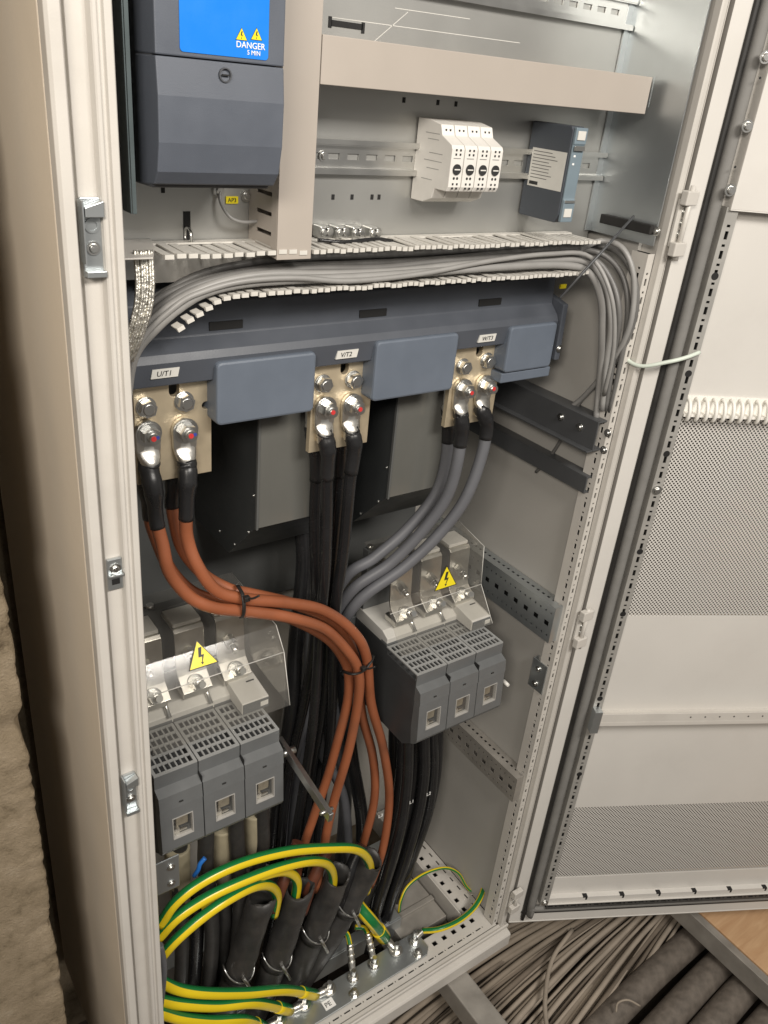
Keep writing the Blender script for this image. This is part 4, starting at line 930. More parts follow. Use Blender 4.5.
# ================================================================== FUSE SWITCHES
def fuse_switch(label, x0, S, tri, ts, cat='fuse switch'):
    W = 0.184; x1 = x0 + W; P = W / 3
    t = thing('fuse_switch', label, cat, (x0 + W/2, 0.15, 0.575), 'fuse switch disconnectors')
    body = build('body', MB().prism([(0.062, 0.700), (0.055, 0.592), (0.075, 0.575), (0.235, 0.575), (0.235, 0.728), (0.140, 0.728), (0.140, 0.716), (0.062, 0.716)], 'x', x0 + 0.001, x1 - 0.001), 'sw_dark', t, bevel=0.001)
    build('inner_base', MB().prism([(0.1445, 0.7285), (0.1445, 0.742), (0.160, 0.750), (0.236, 0.754), (0.236, 0.7285)], 'x', x0 + 0.0015, x1 + 0.004), 'sw_white', t, bevel=0.0012)
    build('base_end', MB().prism([(0.105, 0.7340), (0.105, 0.753), (0.200, 0.766), (0.200, 0.7545), (0.1440, 0.7340)], 'x', x1 - 0.036, x1 + 0.006), 'sw_white', t, bevel=0.0012)
    lb = build('end_plate', MB().box(x1 - 0.035, x1 + 0.005, 0.1035, 0.1048, 0.7355, 0.7515), 'sw_grey', t)
    build('end_label', MB().box(x1 - 0.008, x1 + 0.004, 0.1030, 0.1034, 0.740, 0.748), 'label', lb)
    build('slot_mark', MB().box(x1 - .012, x1 - .000, 0.140, 0.142, 0.7580, 0.7592), 'mod_dark', lb)
    # grille (top): three fields of real slots
    for k in range(3):
        a = x0 + k*P + 0.0008; b = a + P - 0.0016
        mb = MB(); rows = []; ny = 5; L = b - a
        for j in range(ny):
            v = 0.0085 + j * 0.0158
            hl = []; nxs = 7
            for i in range(nxs):
                u0 = 0.003 + i * (L - 0.006) / nxs; hl.append((u0 + 0.0011, u0 + (L - 0.006)/nxs - 0.0011))
            rows.append((v + 0.0015, 0.0122, hl))
        mb.strip(lambda u, v, n: (a + u, 0.0605 + v, 0.7265 + n), L, 0.0830, 0.0022, rows)
        mb.box(a, b, 0.0605, 0.0625, 0.7170, 0.7263)
        g = build('vent_grille', mb, 'sw_light', t)
        mb = MB()
        mb.box(a, b, 0.1436, 0.160, 0.7290, 0.7335)
        build('grille_rim', mb, 'sw_grey', g, bevel=0.0008)
        # pole cover (front)
        wx0 = a + P*0.26; wx1 = b - P*0.24; wz0, wz1 = 0.624, 0.660
        def fy(z): return 0.0400 + (z - 0.608) / 0.069 * 0.0052
        cm = MB().prism([(0.0600, 0.7263), (0.0600, 0.7060), (0.0470, 0.7000), (0.0440, 0.6780), (0.0600, 0.6780), (0.0618, 0.7263)], 'x', a, b)
        cm.prism([(fy(0.6777), 0.6777), (fy(wz1), wz1), (0.0590, wz1), (0.0590, 0.6777)], 'x', a, b)
        cm.prism([(fy(wz0), wz0), (0.0400, 0.6080), (0.0440, 0.6000), (0.0540, 0.5925), (0.0590, wz0)], 'x', a, b)
        for (u0, u1) in ((a, wx0), (wx1, b)): cm.prism([(fy(wz1), wz1), (fy(wz0), wz0), (0.0590, wz0), (0.0590, wz1)], 'x', u0, u1)
        c = build('pole_cover', cm, 'sw_grey', t)
        fr_ = MB(); e = 0.0011
        for (u0, u1, q0, q1) in ((wx0, wx1, wz0, wz0 + e), (wx0, wx1, wz1 - e, wz1), (wx0, wx0 + e, wz0 + e, wz1 - e), (wx1 - e, wx1, wz0 + e, wz1 - e)):
            fr_.add([(u0, fy(q0) - .0008, q0), (u1, fy(q0) - .0008, q0), (u1, fy(q1) - .0008, q1), (u0, fy(q1) - .0008, q1), (u0, fy(q0) + .006, q0), (u1, fy(q0) + .006, q0), (u1, fy(q1) + .006, q1), (u0, fy(q1) + .006, q1)],
                    [(0,1,2,3),(7,6,5,4),(0,4,5,1),(1,5,6,2),(2,6,7,3),(3,7,4,0)])
        build('window_frame', fr_, 'lip', c)
        build('window_pane', MB().add([(wx0 + e, fy(wz0) + .003, wz0), (wx1 - e, fy(wz0) + .003, wz0), (wx1 - e, fy(wz1) + .003, wz1), (wx0 + e, fy(wz1) + .003, wz1)], [(0, 1, 2, 3)]), 'clear', c)
        ib = build('fuse_body', MB().box(wx0 + .009, wx1 - .003, 0.0530, 0.0585, wz0 + .008, wz1 + .002), 'fuse', c, bevel=0.001)
        build('fuse_blade', MB().box(wx0 + .001, wx0 + .012, 0.0475, 0.0560, wz0 - .001, wz0 + .009).box(wx0 + .012, wx1 - .006, 0.0485, 0.0530, wz0 - .001, wz0 + .004), 'tin', c, bevel=0.0008)
        build('latch_mark', MB().box((a+b)/2 - .003, (a+b)/2 + .002, 0.0432, 0.0444, 0.6855, 0.6875), 'mod_dark', c)
        build('latch_mark', MB().box((a+b)/2 - .003, (a+b)/2 + .002, 0.0425, 0.0450, 0.6050, 0.6065), 'mod_dark', c)
    for k in range(2):
        xx = x0 + (k+1)*P; build('seam', MB().box(xx - .0007, xx + .0007, 0.0485, 0.062, 0.60, 0.71), 'black', body)
    # bus straps and terminals behind the shield
    for k in range(3):
        xc = x0 + (k + 0.5)*P + 0.008
        ps = [(0.222, 0.858), (0.178, 0.858), (0.1735, 0.854), (0.1685, 0.795), (0.164, 0.786), (0.1445, 0.770), (0.1445, 0.767), (0.166, 0.783), (0.1715, 0.793), (0.1765, 0.852), (0.180, 0.855), (0.222, 0.855)]
        s = build('bus_strap', MB().prism(ps, 'x', xc - 0.0215, xc + 0.0215), 'tin', t, bevel=0.0005)
        build('strap_head', MB().box(xc - 0.0205, xc + 0.0205, 0.180, 0.218, 0.8585, 0.8645), 'sw_white', s, bevel=0.001)
        build('hex_nut', MB().cyl((xc - .004, 0.1715, 0.822), (xc - .004, 0.1560, 0.818), 0.0085, 6, smooth=False).cyl((xc - .004, 0.1560, 0.818), (xc - .004, 0.145, 0.815), 0.0048, 12), 'zinc', s)
        build('terminal_bolt', MB().cyl((xc, 0.154, 0.776), (xc, 0.140, 0.784), 0.0088, 6, smooth=False).cyl((xc, 0.140, 0.784), (xc, 0.130, 0.790), 0.0050, 12).cyl((xc, 0.156, 0.775), (xc, 0.153, 0.7765), 0.0125, 18), 'zinc', s)
        build('clamp_saddle', MB().box(xc - 0.019, xc + 0.019, 0.150, 0.182, 0.7545, 0.7660), 'tin', s, bevel=0.002)
        if k < 3:
            xs = x0 + (k + 1)*P + 0.004
            build('phase_barrier', MB().box(xs - 0.0012, xs + 0.0012, 0.196, 0.2185, 0.7545, 0.850), 'sw_dark', t)
            build('clip_rod', MB().cyl((xs - 0.010, 0.170, 0.766), (xs - 0.010, 0.140, 0.742), 0.0032, 10), 'zinc', t)
    build('strap_block', MB().box(x0 + 0.002, x1 + 0.006, 0.219, 0.2345, 0.7545, 0.868), 'sw_grey', t, bevel=0.001)
    for k in range(4):
        xs = x0 + 0.010 + k * 0.056; build('block_screw', MB().cyl((xs, 0.227, 0.868), (xs, 0.227, 0.874), 0.0055, 8), 'zinc', t)
    # clear shield
    xa, xb = x0 - 0.004, x1 + 0.0045
    mb = MB(); th = 0.0016
    prof_s = S + [(y + th*0.9, z - th) for y, z in S[::-1]]
    n = len(prof_s); vs = [(xa, y, z) for y, z in prof_s] + [(xb, y, z) for y, z in prof_s]
    fs = [(i, (i+1) % n, n + (i+1) % n, n + i) for i in range(n)]
    for i in range(3): fs += [(i, n-1-i, n-2-i, i+1), (n+i, n+i+1, n+n-2-i, n+n-1-i)]
    sh = build('clear_shield', mb.add(vs, fs), 'clear', t)
    # side cheek of the shield
    build('shield_cheek', MB().prism([(S[0][0] - .02, S[0][1] - .003), (S[1][0] + .001, S[1][1] - .003), (S[2][0] + .0015, S[2][1] - .001), (S[3][0] + .002, S[3][1] + .001), (S[3][0] + .045, S[3][1] + .001), (0.190, 0.79)], 'x', xb - 0.0016, xb - 0.0002), 'clear', sh)
    for i in range(3):
        (ya, za), (yb, zb_) = S[i], S[i+1]
        build('shield_edge', MB().cyl((xb, ya, za), (xb, yb, zb_), 0.0003 if i == 0 else 0.0006, 6), 'label', sh)
    build('fold_line', MB().cyl((xa, S[2][0] - .0005, S[2][1] + .0003), (xb, S[2][0] - .0005, S[2][1] + .0003), 0.0006, 6), 'label', sh)
    # triangle on the shield's upper slope
    e_ = Vector((0, S[1][0] - S[2][0], S[1][1] - S[2][1])); Vd2 = e_.normalized(); N2 = Vector((1, 0, 0)).cross(Vd2)
    tc_ = Vector((x0 + W*tri[0], S[2][0], S[2][1])) + Vd2 * tri[1] + N2 * 0.0010
    warn_triangle(tc_, ts, (1, 0, 0), Vd2, t, 0.0004)
    return t
fuse_switch('left fuse switch disconnector with clear shield and yellow triangle behind the cabinet frame', 0.0730, [(0.225, 0.893), (0.090, 0.886), (0.066, 0.857), (0.044, 0.782)], (0.42, 0.026), 0.041)
fuse_switch('right fuse switch disconnector with clear shield, under the grey cables by the side wall', 0.4995, [(0.225, 0.884), (0.147, 0.868), (0.139, 0.797), (0.097, 0.742)], (0.585, 0.030), 0.048)
# operating rods on the right side of each switch
t = thing('stay_bar', 'flat zinc bar reaching forward from the left fuse switch', 'bar', (0.272, 0.0, 0.62))
p0 = atx(286, 750, 0.2690); p1 = atx(331, 818, 0.2690)
d = (p1 - p0).normalized()
sdn = Vector((1, 0, 0)); upv = sdn.cross(d)
def TB(u, v, n): return p0 + d*u + upv*v + sdn*n
build('bar', MB().fbox(TB, -0.02, (p1-p0).length, -0.008, 0.008, -0.0035, 0.0035), 'zinc', t, bevel=0.0008)
build('end_pin', MB().cyl(TB((p1-p0).length - .012, 0, -.010), TB((p1-p0).length - .012, 0, .010), 0.0028, 10), 'zinc', t)
build('root_bolt', MB().cyl(TB(0.004, 0, -0.010), TB(0.004, 0, 0.012), 0.0055, 12), 'zinc', t)
t = thing('shaft_stub', 'short dark shaft with white tip right of the right fuse switch', 'shaft', (0.69, 0.1, 0.66))
p = at(502, 679, 0.085)
build('shaft', MB().cyl((p.x - 0.002, 0.115, p.z), (p.x - 0.002, 0.080, p.z), 0.0052, 14), 'rubber_black', t)
build('tip', MB().cyl((p.x - 0.002, 0.080, p.z), (p.x - 0.002, 0.066, p.z), 0.0046, 14, r1=0.003), 'white_plastic', t)
# side bracket under the left switch
t = thing('rail_bracket', 'galvanised bracket with two screws under the left fuse switch', 'bracket', (0.075, 0.05, 0.49))
p = at(168, 876, 0.045)
build('plate', MB().box(0.054, 0.098, 0.0445, 0.0470, p.z - 0.030, p.z + 0.033), 'galv', t, bevel=0.001)
for dz_ in (-0.016, 0.016): inst('screw', ME_SCREW_F, (p.x + 0.004, 0.0445, p.z + dz_), t)
# support posts holding the switches to the back
build('support_post', MB().box(0.262, 0.284, 0.236, 0.262, 0.02, 0.74), 'galv', cab, bevel=0.001)
for (xa, xb) in ((0.06, 0.258), (0.49, 0.74)):
    for z in (0.60, 0.70): build('support_rail', MB().box(xa, xb, 0.2365, 0.262, z, z + 0.03), 'galv', cab, bevel=0.0008)

# ================================================================== LOWER CABLE FIELD
def px_tube(name, label, cat, pp, r, mt, group=None, n=14, **k):
    return build(name, MB().tube([at(*q) for q in pp], r, n, sub=6, **k), mt, None, label, cat, group)
# feeder cables below the right switch
GB = 'black feeder cables under the right fuse switch'
for k, pp in enumerate([
    [(408, 690, .12), (408, 745, .12), (407, 780, .12), (402, 820, .12), (392, 860, .12), (378, 905, .12), (366, 950, .12)],
    [(424, 680, .13), (424, 738, .13), (424, 775, .13), (418, 815, .13), (406, 858, .13), (390, 905, .13), (378, 950, .13)],
    [(432, 670, .17), (432, 730, .17), (433, 770, .17), (428, 810, .17), (415, 850, .17), (400, 890, .17), (388, 935, .17)],
    [(396, 690, .18), (394, 748, .18), (396, 785, .18), (393, 820, .18), (384, 860, .18), (372, 900, .18), (362, 945, .18)],
    [(416, 690, .15), (416, 745, .15), (413, 785, .15), (406, 825, .15), (395, 865, .15), (378, 930, .15)],
    [(402, 690, .16), (402, 748, .16), (399, 790, .16), (390, 835, .16), (378, 880, .16), (366, 935, .16)],
    [(438, 670, .19), (438, 730, .19), (436, 775, .19), (426, 820, .19), (410, 865, .19), (392, 925, .19)]]):
    px_tube('feeder_cable', ['front left black cable dropping from the right fuse switch', 'front right black cable dropping from the right fuse switch', 'rear right black cable dropping from the right fuse switch', 'rear left black cable dropping from the right fuse switch', 'middle right black cable dropping from the right fuse switch', 'middle left black cable dropping from the right fuse switch', 'rearmost right black cable dropping from the right fuse switch'][k], 'cable', pp, 0.0108, 'blk_cable', GB)
for k, (px, py) in enumerate([(411, 803), (428, 795), (380, 817)]):
    p = at(px, py, 0.105)
    text_part('cable_lettering', ['L1', 'L2', 'L3'][k], 'white_ink', 0.011, (p.x - .005, 0.1040 if k < 2 else 0.104, p.z), (1, 0, 0), (0, 0, 1), bpy.data.objects['feeder_cable' + ('' if k == 0 else '.%03d' % k)])
# feeder cables below the left switch, cream wraps
for k, pp in enumerate([
    [(206, 780, .13), (206, 835, .13), (206, 870, .13), (212, 930, .14), (208, 1000, .15)],
    [(236, 770, .13), (236, 825, .13), (238, 860, .13), (240, 920, .14), (232, 990, .15)],
    [(262, 760, .14), (262, 815, .14), (262, 850, .14), (250, 900, .15), (245, 960, .16)],
    [(180, 780, .15), (180, 845, .15), (178, 880, .15), (182, 940, .15), (180, 1000, .15)]]):
    px_tube('feeder_cable', ['dark cable below the left pole of the left fuse switch, beside the blue core', 'dark cable below the middle pole of the left fuse switch', 'dark cable below the right pole of the left fuse switch', 'dark cable hugging the frame below the left fuse switch'][k], 'cable', pp, [0.0130, 0.0130, 0.0120, 0.012][k], 'sleeve', 'dark cables below the left fuse switch')
for k, (px, py, s) in enumerate([(178, 872, 0.020), (222, 850, 0.021), (254, 835, 0.020)]):
    p = at(px, py, 0.155)
    build('wrapped_core', MB().tube([p + Vector((0, 0, 0.06)), p + Vector((0, 0, 0.02)), p + Vector((0.002, 0, -0.03)), p + Vector((0.004, 0, -0.07))], lambda u, s=s: s * (1 - 0.25*u*u), 14), 'cream', None,
          ['leftmost cream wrapped core under the left fuse switch', 'middle cream wrapped core under the left fuse switch', 'right cream wrapped core under the left fuse switch'][k], 'cable core', 'cream wrapped cores')
px_tube('blue_core', 'short bright blue core end below the left fuse switch', 'wire', [(205, 858, .10), (200, 864, .10), (198, 870, .10), (194, 876, .102)], 0.0035, 'blue_core')
# dark cables filling the middle gap
for k, pp in enumerate([
    [(298, 500, .28), (304, 560, .26), (296, 640, .24), (292, 700, .22), (280, 780, .24), (272, 860, .24)],
    [(300, 500, .29), (318, 560, .27), (312, 640, .25), (305, 720, .25), (296, 800, .26), (290, 880, .26)],
    [(302, 502, .30), (330, 560, .28), (328, 690, .25), (322, 750, .24), (310, 820, .25), (300, 880, .25)],
    [(304, 500, .28), (330, 560, .28), (345, 700, .25), (352, 760, .22), (362, 820, .21), (360, 880, .20)],
    [(296, 500, .30), (308, 560, .28), (300, 620, .28), (330, 700, .26), (345, 790, .25), (340, 870, .24)]]):
    px_tube('feeder_cable', ['leftmost black cable running down behind the orange bundle', 'leftmost grey cable running down behind the orange bundle', 'middle black cable running down behind the orange bundle', 'rightmost black cable running down behind the orange bundle', 'rightmost grey cable running down behind the orange bundle'][k], 'cable', pp, 0.013, ['blk_cable', 'gry_cable', 'blk_cable', 'blk_cable', 'gry_cable'][k], 'dark cables behind the orange bundle')

for k, pp in enumerate([
    [(225, 880, .165), (224, 930, .165), (218, 990, .17)], [(284, 880, .165), (272, 930, .165), (262, 990, .17)], [(318, 880, .16), (305, 930, .16), (290, 985, .16)],
    [(350, 875, .16), (336, 920, .16), (322, 975, .16)], [(372, 880, .15), (358, 920, .15), (345, 965, .15)], [(196, 890, .165), (196, 940, .165), (192, 1000, .17)]]):
    px_tube('feeder_cable', ['dark cable in the floor opening left of the leftmost sheath', 'dark cable in the floor opening between the two left sheaths', 'dark cable in the floor opening between the two middle sheaths', 'dark cable in the floor opening between the two right sheaths',
        'dark cable in the floor opening right of the rightmost sheath', 'dark cable in the floor opening next to the left frame'][k], 'cable', pp, 0.0135, ['sleeve', 'blk_cable'][k % 2], 'dark cables in the floor opening')
# four cut sheaths in wire clamps
sheaths = [((262, 897), (238, 972), 0.0240), ((300, 888), (276, 960), 0.0240), ((338, 874), (314, 934), 0.0235), ((372, 858), (346, 908), 0.0235)]
labs = ['leftmost cut black cable sheath in a wire clamp', 'second cut black cable sheath from the left, brown core inside', 'third cut black cable sheath from the left, black cores inside', 'rightmost cut black cable sheath in a wire clamp']
Ys = 0.105
for k, (a, b, r) in enumerate(sheaths):
    pa, pb = at(a[0], a[1], Ys), at(b[0], b[1], Ys)
    d = (pb - pa).normalized()
    low = pb + d * 0.30 + Vector((0, 0.03, 0))
    t = thing('sheathed_cable', labs[k], 'cable', low, 'cut sheaths with wire clamps')
    # outer tube, open and slightly oblique at the top
    P = smooth_path([pa, pa + (pb - pa)*0.33, pa + (pb - pa)*0.66, pb, pb + d*0.12 + Vector((0, .008, 0)), low], 5); n = 24; vs = []
    ax = Vector((1, 0, 0)); ax = (ax - d*ax.dot(d)).normalized(); ay = d.cross(ax)
    m = len(P)
    for rr in (r, r - 0.0035):
        for i, p in enumerate(P):
            for j in range(n):
                th = 2*math.pi*j/n; o_ = (ax*math.cos(th) + ay*math.sin(th)) * rr * (1 + (0.05*math.sin(3*th + k) if i == 0 else 0.03*math.sin(2*th + i*0.5 + k) + 0.02*math.sin(i*1.3 + k)))
                q = p + o_
                if i == 0: q = q - d * (0.008*math.cos(th - 1.2 + k) + random.uniform(-.0015, .0015))
                vs.append(q)
    fs = []; sm = []
    for i in range(m - 1):
        for j in range(n): fs.append((i*n+j, i*n+(j+1) % n, (i+1)*n+(j+1) % n, (i+1)*n+j)); sm.append(True)
    off = m*n
    for i in range(5):
        for j in range(n): fs.append((off+i*n+j, off+(i+1)*n+j, off+(i+1)*n+(j+1) % n, off+i*n+(j+1) % n)); sm.append(True)
    for j in range(n): fs.append((j, off+j, off+(j+1) % n, (j+1) % n)); sm.append(False)
    build('sheath', MB().add(vs, fs, sm), 'sleeve', t)
    build('filler', MB().cyl(pa + d*0.035, pa + d*0.04, r - 0.004, 20), 'black', t)
    # wire clamp
    cc_ = pb - d*0.005
    loop = []
    for j in range(11):
        th = math.radians(-20 + 220*j/10); loop.append(cc_ + (-ax*math.cos(th))*(r+.004) + Vector((0, -1, 0.0))*math.sin(th)*(r+.004)*0.9 - Vector((0, 0, 0.020))*math.sin(max(0, th))*1.0 + Vector((0, 0, 0.018)))
    cl = build('wire_clamp', MB().tube(loop, 0.0015, 8, sub=3), 'zinc', t)
    cb = loop[5]
    build('clamp_screw', MB().cyl(cb + Vector((-.004, 0.0, 0.016)), cb + Vector((0.012, -0.004, -0.030)), 0.0030, 10), 'zinc', cl)
    build('clamp_collar', MB().ring(cc_ - d*0.002 , cc_ + d*0.012, r + 0.0025, r - 0.001, 24), 'rubber_black', cl)

# protective conductors, upper arcs
def pe_cable(label, pp, r, u0, group=None, twist=0.0):
    return build('earth_cable', MB().tube([at(*q) for q in pp], r, 20, sub=8, u0=u0, twist=twist), 'pe', None, label, 'earth cable', group)
GP = 'yellow green earth cables'
pe_cable('longest yellow green earth cable arching to the rightmost sheath', [(160, 925, .060), (176, 902, .058), (205, 880, .056), (245, 862, .056), (290, 851, .058), (330, 848, .062), (355, 849, .070), (367, 858, .085), (370, 872, .10), (366, 892, .105)], 0.0082, -0.150, GP)
pe_cable('middle yellow green earth cable arching to the third sheath', [(158, 938, .055), (178, 917, .052), (210, 896, .050), (250, 878, .050), (285, 866, .054), (312, 861, .064), (328, 865, .082), (333, 880, .10), (328, 902, .105)], 0.0082, -0.150, GP)
pe_cable('lowest arching yellow green earth cable ending in the leftmost sheath', [(157, 962, .050), (176, 940, .046), (205, 915, .044), (232, 897, .048), (255, 886, .060), (270, 886, .078), (277, 896, .095), (274, 915, .105)], 0.0082, -0.150, GP)
pe_cable('yellow green earth cable ending in the second sheath, mostly hidden', [(200, 905, .075), (235, 886, .072), (270, 873, .076), (288, 872, .09), (297, 882, .10), (294, 905, .105)], 0.0082, -0.150, GP)
# brown and black cores entering sheaths
px_tube('brown_core', 'brown core dropping into the leftmost sheath', 'wire', [(298, 842, .13), (290, 865, .12), (282, 885, .11), (272, 910, .105)], 0.0105, 'brown')
px_tube('brown_core', 'brown core dropping into the second sheath', 'wire', [(330, 845, .125), (320, 865, .115), (311, 885, .11), (302, 912, .107)], 0.0105, 'brown')
px_tube('black_core', 'black core dropping into the third sheath', 'wire', [(362, 845, .13), (352, 866, .12), (345, 884, .11), (338, 905, .107)], 0.0125, 'blk_cable')

# earth bar with bolts, cables with lugs
eb = thing('earth_bar', 'tinned earth bar marked PE along the bottom front frame', 'earth bar', (0.42, 0.055, 0.002))
BY0, BY1 = 0.0270, 0.0800; BX0, BX1 = 0.17, 0.612
bar_poly = [(BX0, BY0), (BX1 - 0.012, BY0), (BX1, BY0 + 0.012), (BX1, BY1 - 0.012), (BX1 - 0.014, BY1), (BX0, BY1)]
build('bar', MB().prism(bar_poly, 'z', 0.004, 0.009), 'galv', eb, bevel=0.0006)
build('bar_foot', MB().box(0.30, 0.60, 0.062, 0.078, -0.002, 0.0038), 'galv', eb)
def ebolt(px, py, s=1.0, tall=0.022):
    p = atz(px, py, 0.014)
    mb = MB().cyl((p.x, p.y, 0.009), (p.x, p.y, 0.0115), 0.0115*s, 18).cyl((p.x, p.y, 0.0115), (p.x, p.y, 0.0205), 0.0088*s, 6, smooth=False).cyl((p.x, p.y, 0.0205), (p.x, p.y, 0.0125 + tall), 0.0050*s, 12)
    build('earth_bolt', mb, 'zinc', eb, bevel=0.0004); return p
ebs = [ebolt(353, 977), ebolt(374, 964), ebolt(396, 950), ebolt(414, 940, 1.0, 0.028), ebolt(329, 989), ebolt(304, 1004), ebolt(279, 1021)]
for px, py in [(354, 993), (418, 953)]: ebolt(px, py, 0.85, 0.013)
p = atz(327, 1008, 0.0095)
lb = build('earth_label', MB().box(p.x - 0.004, p.x + 0.018, p.y - 0.004, p.y + 0.014, 0.0093, 0.0098), 'white_ink', eb)
text_part('earth_lettering', 'PE', 'black_ink', 0.013, (p.x - 0.0015, p.y + 0.0005, 0.0100), (1, 0, 0), (0, 1, 0), lb)
# flat earth cables from the left to the bar
def lug_cable(label, pts, r, lug_xyz, u0, sleeve_len=0.06, group=GP):
    t = thing('earth_cable', label, 'earth cable', pts[-1], group)
    P = smooth_path(pts, 8)
    build('jacket', MB().tube(P, r, 18, sub=1, u0=u0), 'pe', t)
    k = len(P) - 1; acc = 0
    while k > 0 and acc < sleeve_len: acc += (P[k] - P[k-1]).length; k -= 1
    build('sleeve', MB().tube(P[k:], r * 1.13, 18, sub=1, u0=u0), 'pe', t)
    d = (P[-1] - P[-3]).normalized(); L = Vector(lug_xyz)
    q = P[-1]
    lg = build('cable_lug', MB().tube([q - d*0.004, q + d*0.010, q + (L - q)*0.45, L], lambda u: 0.0085 * (1 - 0.1*u), 14, sub=3, flat=1.0), 'tin', t)
    build('palm', MB().cyl((L.x, L.y, 0.0118), (L.x, L.y, 0.0150), 0.0135, 18), 'tin', lg)
    return t
def Lz(i): return (ebs[i].x, ebs[i].y, 0.0130)
lug_cable('upper of the three yellow green earth cables lying at the bottom left', [at(158, 980, .055), at(178, 989, .05), at(205, 993, .045), at(245, 993, .045), at(285, 990, .05), Vector(Lz(4)) + Vector((-.030, .002, .006))], 0.0090, Lz(4), -0.16)
lug_cable('middle of the three yellow green earth cables lying at the bottom left', [at(158, 1000, .045), at(180, 1004, .042), at(215, 1006, .04), at(255, 1003, .042), Vector(Lz(5)) + Vector((-.030, .002, .006))], 0.0090, Lz(5), -0.16)
lug_cable('lowest of the three yellow green earth cables lying at the bottom left', [at(158, 1012, .035), at(180, 1018, .032), at(210, 1021, .032), at(245, 1020, .036), Vector(Lz(6)) + Vector((-.030, .002, .006))], 0.0090, Lz(6), -0.16)
lug_cable('broad striped earth cable from the rightmost sheath to the earth bar', [at(350, 895, .12), at(360, 908, .105), at(372, 922, .085), Vector(Lz(2)) + Vector((-.010, .030, .012))], 0.0125, Lz(2), 0.62, 0.05)
def thin_earth(label, pts, r, L, kind='pe'):
    t = thing('earth_wire', label, 'earth wire', pts[-1])
    build('jacket', MB().tube(pts, r, 12, u0=0.6), kind, t)
    q = pts[-1]; L = Vector(L); d = (L - q)
    cr = build('crimp', MB().tube([q - d*0.05, q + d*0.35, q + d*0.8], r * 1.25, 12, sub=5), 'tin', t)
    for j in range(3):
        c = q + d * (0.08 + 0.2*j); build('crimp_rib', MB().ring(c, c + d.normalized()*0.003, r*1.5, r*1.1, 14), 'tin', cr)
    build('ring_palm', MB().cyl((L.x, L.y, 0.0152), (L.x, L.y, 0.0172), 0.0100, 16), 'tin', cr)
thin_earth('thin yellow earth wire crimped to the earth bar, left one', [at(340, 930, .12), at(347, 934, .11), at(350, 945, .095)], 0.0050, (ebs[0].x, ebs[0].y, 0.016))
thin_earth('thin yellow earth wire crimped to the earth bar, right one', [at(355, 927, .12), at(364, 928, .11), at(368, 934, .095)], 0.0050, (ebs[1].x, ebs[1].y, 0.016))
p3 = Vector((ebs[3].x, ebs[3].y, 0.016))
gl = [p3 + Vector((0.024, 0.004, 0.004)), atz(440, 929, 0.03), atz(460, 920, 0.03), atz(476, 905, 0.035), atz(484, 886, 0.045), atz(482, 868, 0.05), atz(470, 850, 0.05), atz(450, 832, 0.05), atz(430, 815, 0.05)]
t = thing('earth_wire', 'green and yellow earth wire looping along the lower right frame', 'earth wire', gl[0])
build('jacket', MB().tube(gl, 0.0058, 14, u0=0.30, sub=7), 'pe', t)
cl = build('crimp', MB().tube([gl[0] + Vector((.006, .001, 0)), gl[0], p3], 0.0055, 12, sub=3), 'tin', t)
gl = [atz(399, 912, 0.00), atz(401, 900, 0.03), atz(408, 886, 0.05), atz(424, 874, 0.055), atz(444, 868, 0.05), atz(458, 873, 0.035), atz(466, 886, 0.015), atz(472, 892, 0.006)]
t = thing('earth_wire', 'slim yellow green earth wire bent over the gland opening', 'earth wire', gl[0])
build('jacket', MB().tube(gl, 0.0032, 12, u0=0.6, sub=7), 'pe', t)
build('ring_palm', MB().cyl(gl[-1], gl[-1] + Vector((0, 0, 0.003)), 0.008, 14), 'tin', t)
# grey wire at the left frame, screws near it
px_tube('grey_wire', 'grey wire running down beside the left frame at the earth cables', 'wire', [(160, 945, .035), (164, 965, .032), (163, 985, .032), (160, 1010, .035)], 0.0045, 'gry_cable')

# ================================================================== UNDER AND IN FRONT OF THE CABINET
build('support_beam', MB().box(0.630, 0.682, -0.95, 0.36, -0.110, -0.0575), 'steel', None, 'grey steel support beam running out from under the cabinet', 'beam', bevel=0.003)
ft = thing('wooden_platform', 'plywood floor board with steel angle edge under the door', 'floor board', (1.6, -0.4, -0.13))
build('board', MB().box(1.248, 2.3, -1.6, 0.6, -0.100, -0.078), 'wood', ft, bevel=0.001)
build('steel_edge', MB().box(1.222, 1.2265, -1.6, 0.6, -0.125, -0.0745).box(1.2265, 1.2470, -1.6, 0.6, -0.125, -0.1210).box(1.2265, 1.2470, -1.6, 0.6, -0.0860, -0.0815), 'steel', ft, bevel=0.0006)
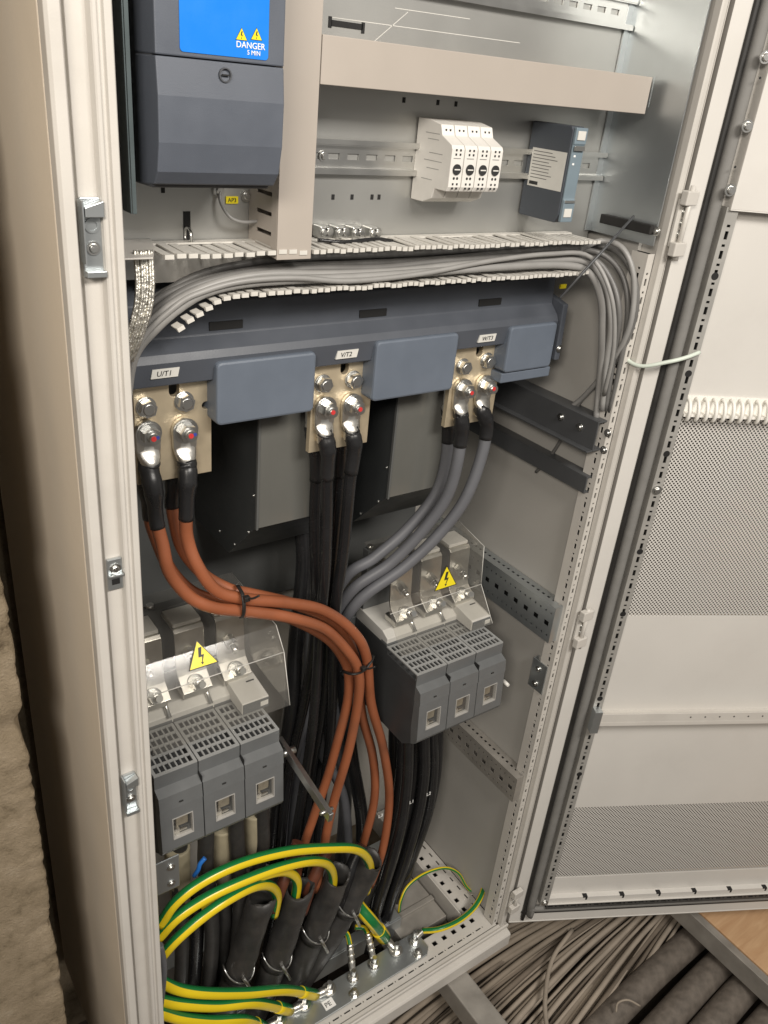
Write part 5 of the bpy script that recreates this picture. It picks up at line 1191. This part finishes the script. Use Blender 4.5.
# fan of thin cables
rnd = random.Random(3)
NC = 96
for k in range(NC):
    u = (k + rnd.uniform(-0.3, 0.3)) / (NC - 1)
    z = -0.175 + 0.024 * (k % 3 - 1) * 0.6 + rnd.uniform(-0.008, 0.008) - 0.015*u
    w1 = 4 * math.sin(k * 0.7) + rnd.uniform(-3, 3); w2 = 3 * math.sin(k * 0.45 + 1) + rnd.uniform(-3, 3)
    a = (250 + 345*u, 1070); e = (562 + 130*u + rnd.uniform(-4, 4), 896 + 6*u + rnd.uniform(-3, 3))
    m1 = (a[0] + (e[0]-a[0])*0.36, a[1] + (e[1]-a[1])*(0.46 - 0.08*u) + w1*0.7)
    m2 = (a[0] + (e[0]-a[0])*0.70, a[1] + (e[1]-a[1])*(0.78 - 0.05*u) + w2*0.6)
    f0 = (e[0] + (e[0]-m2[0])*0.9, e[1] + (e[1]-m2[1])*0.9)
    pts = [atz(*a, z), atz(*m1, z + rnd.uniform(-.004, .004)), atz(*m2, z + rnd.uniform(-.004, .008)), atz(*e, z), atz(*f0, z - 0.01)]
    build('floor_cable', MB().tube(pts, rnd.choice([0.0040, 0.0052, 0.0060, 0.0068, 0.0046]), 8, sub=5), rnd.choice(['dust_cable', 'dust_cable2', 'dust_cable2', 'dust_cable3']), None,
          'thin dusty cable in the fan of cables on the floor in front of the cabinet', 'cable', 'fan of thin dusty cables on the floor')
pts = [atz(548, 1040, -.14), atz(545, 1000, -.135), atz(552, 960, -.135), atz(572, 930, -.14)]
build('floor_cable', MB().tube(pts, 0.005, 8, sub=6), 'dust_cable', None, 'single pale cable lying across the fan of floor cables', 'cable')
for k, (a, b, r, lab) in enumerate([((568, 1060), (732, 905), 0.031, 'thick dusty black cable nearest the thin floor cables'), ((630, 1060), (772, 915), 0.032, 'second thick dusty black cable on the floor'),
                               ((690, 1050), (800, 935), 0.032, 'third thick dusty black cable on the floor'), ((735, 1060), (842, 950), 0.032, 'thick dusty black cable nearest the steel edge')]):
    z = -0.185 + 0.004*k
    pa, pb = atz(*a, z), atz(*b, z)
    pm = (pa + pb)/2 + Vector((0.008*math.sin(k*2), 0.006, 0.004))
    build('floor_power_cable', MB().tube([pa + (pa-pb)*0.4, pa, pm, pb, pb + (pb-pa)*0.6], r, 20, sub=7), 'dust_black', None, lab, 'cable', 'thick floor cables')
wz = [atz(616, 1012, -.14), atz(618, 1003, -.125), atz(628, 1000, -.12), atz(640, 1006, -.14)]
build('binding_wire', MB().tube(wz, 0.0022, 8), 'dust_cable', None, 'bent pale binding wire on a thick floor cable', 'wire')
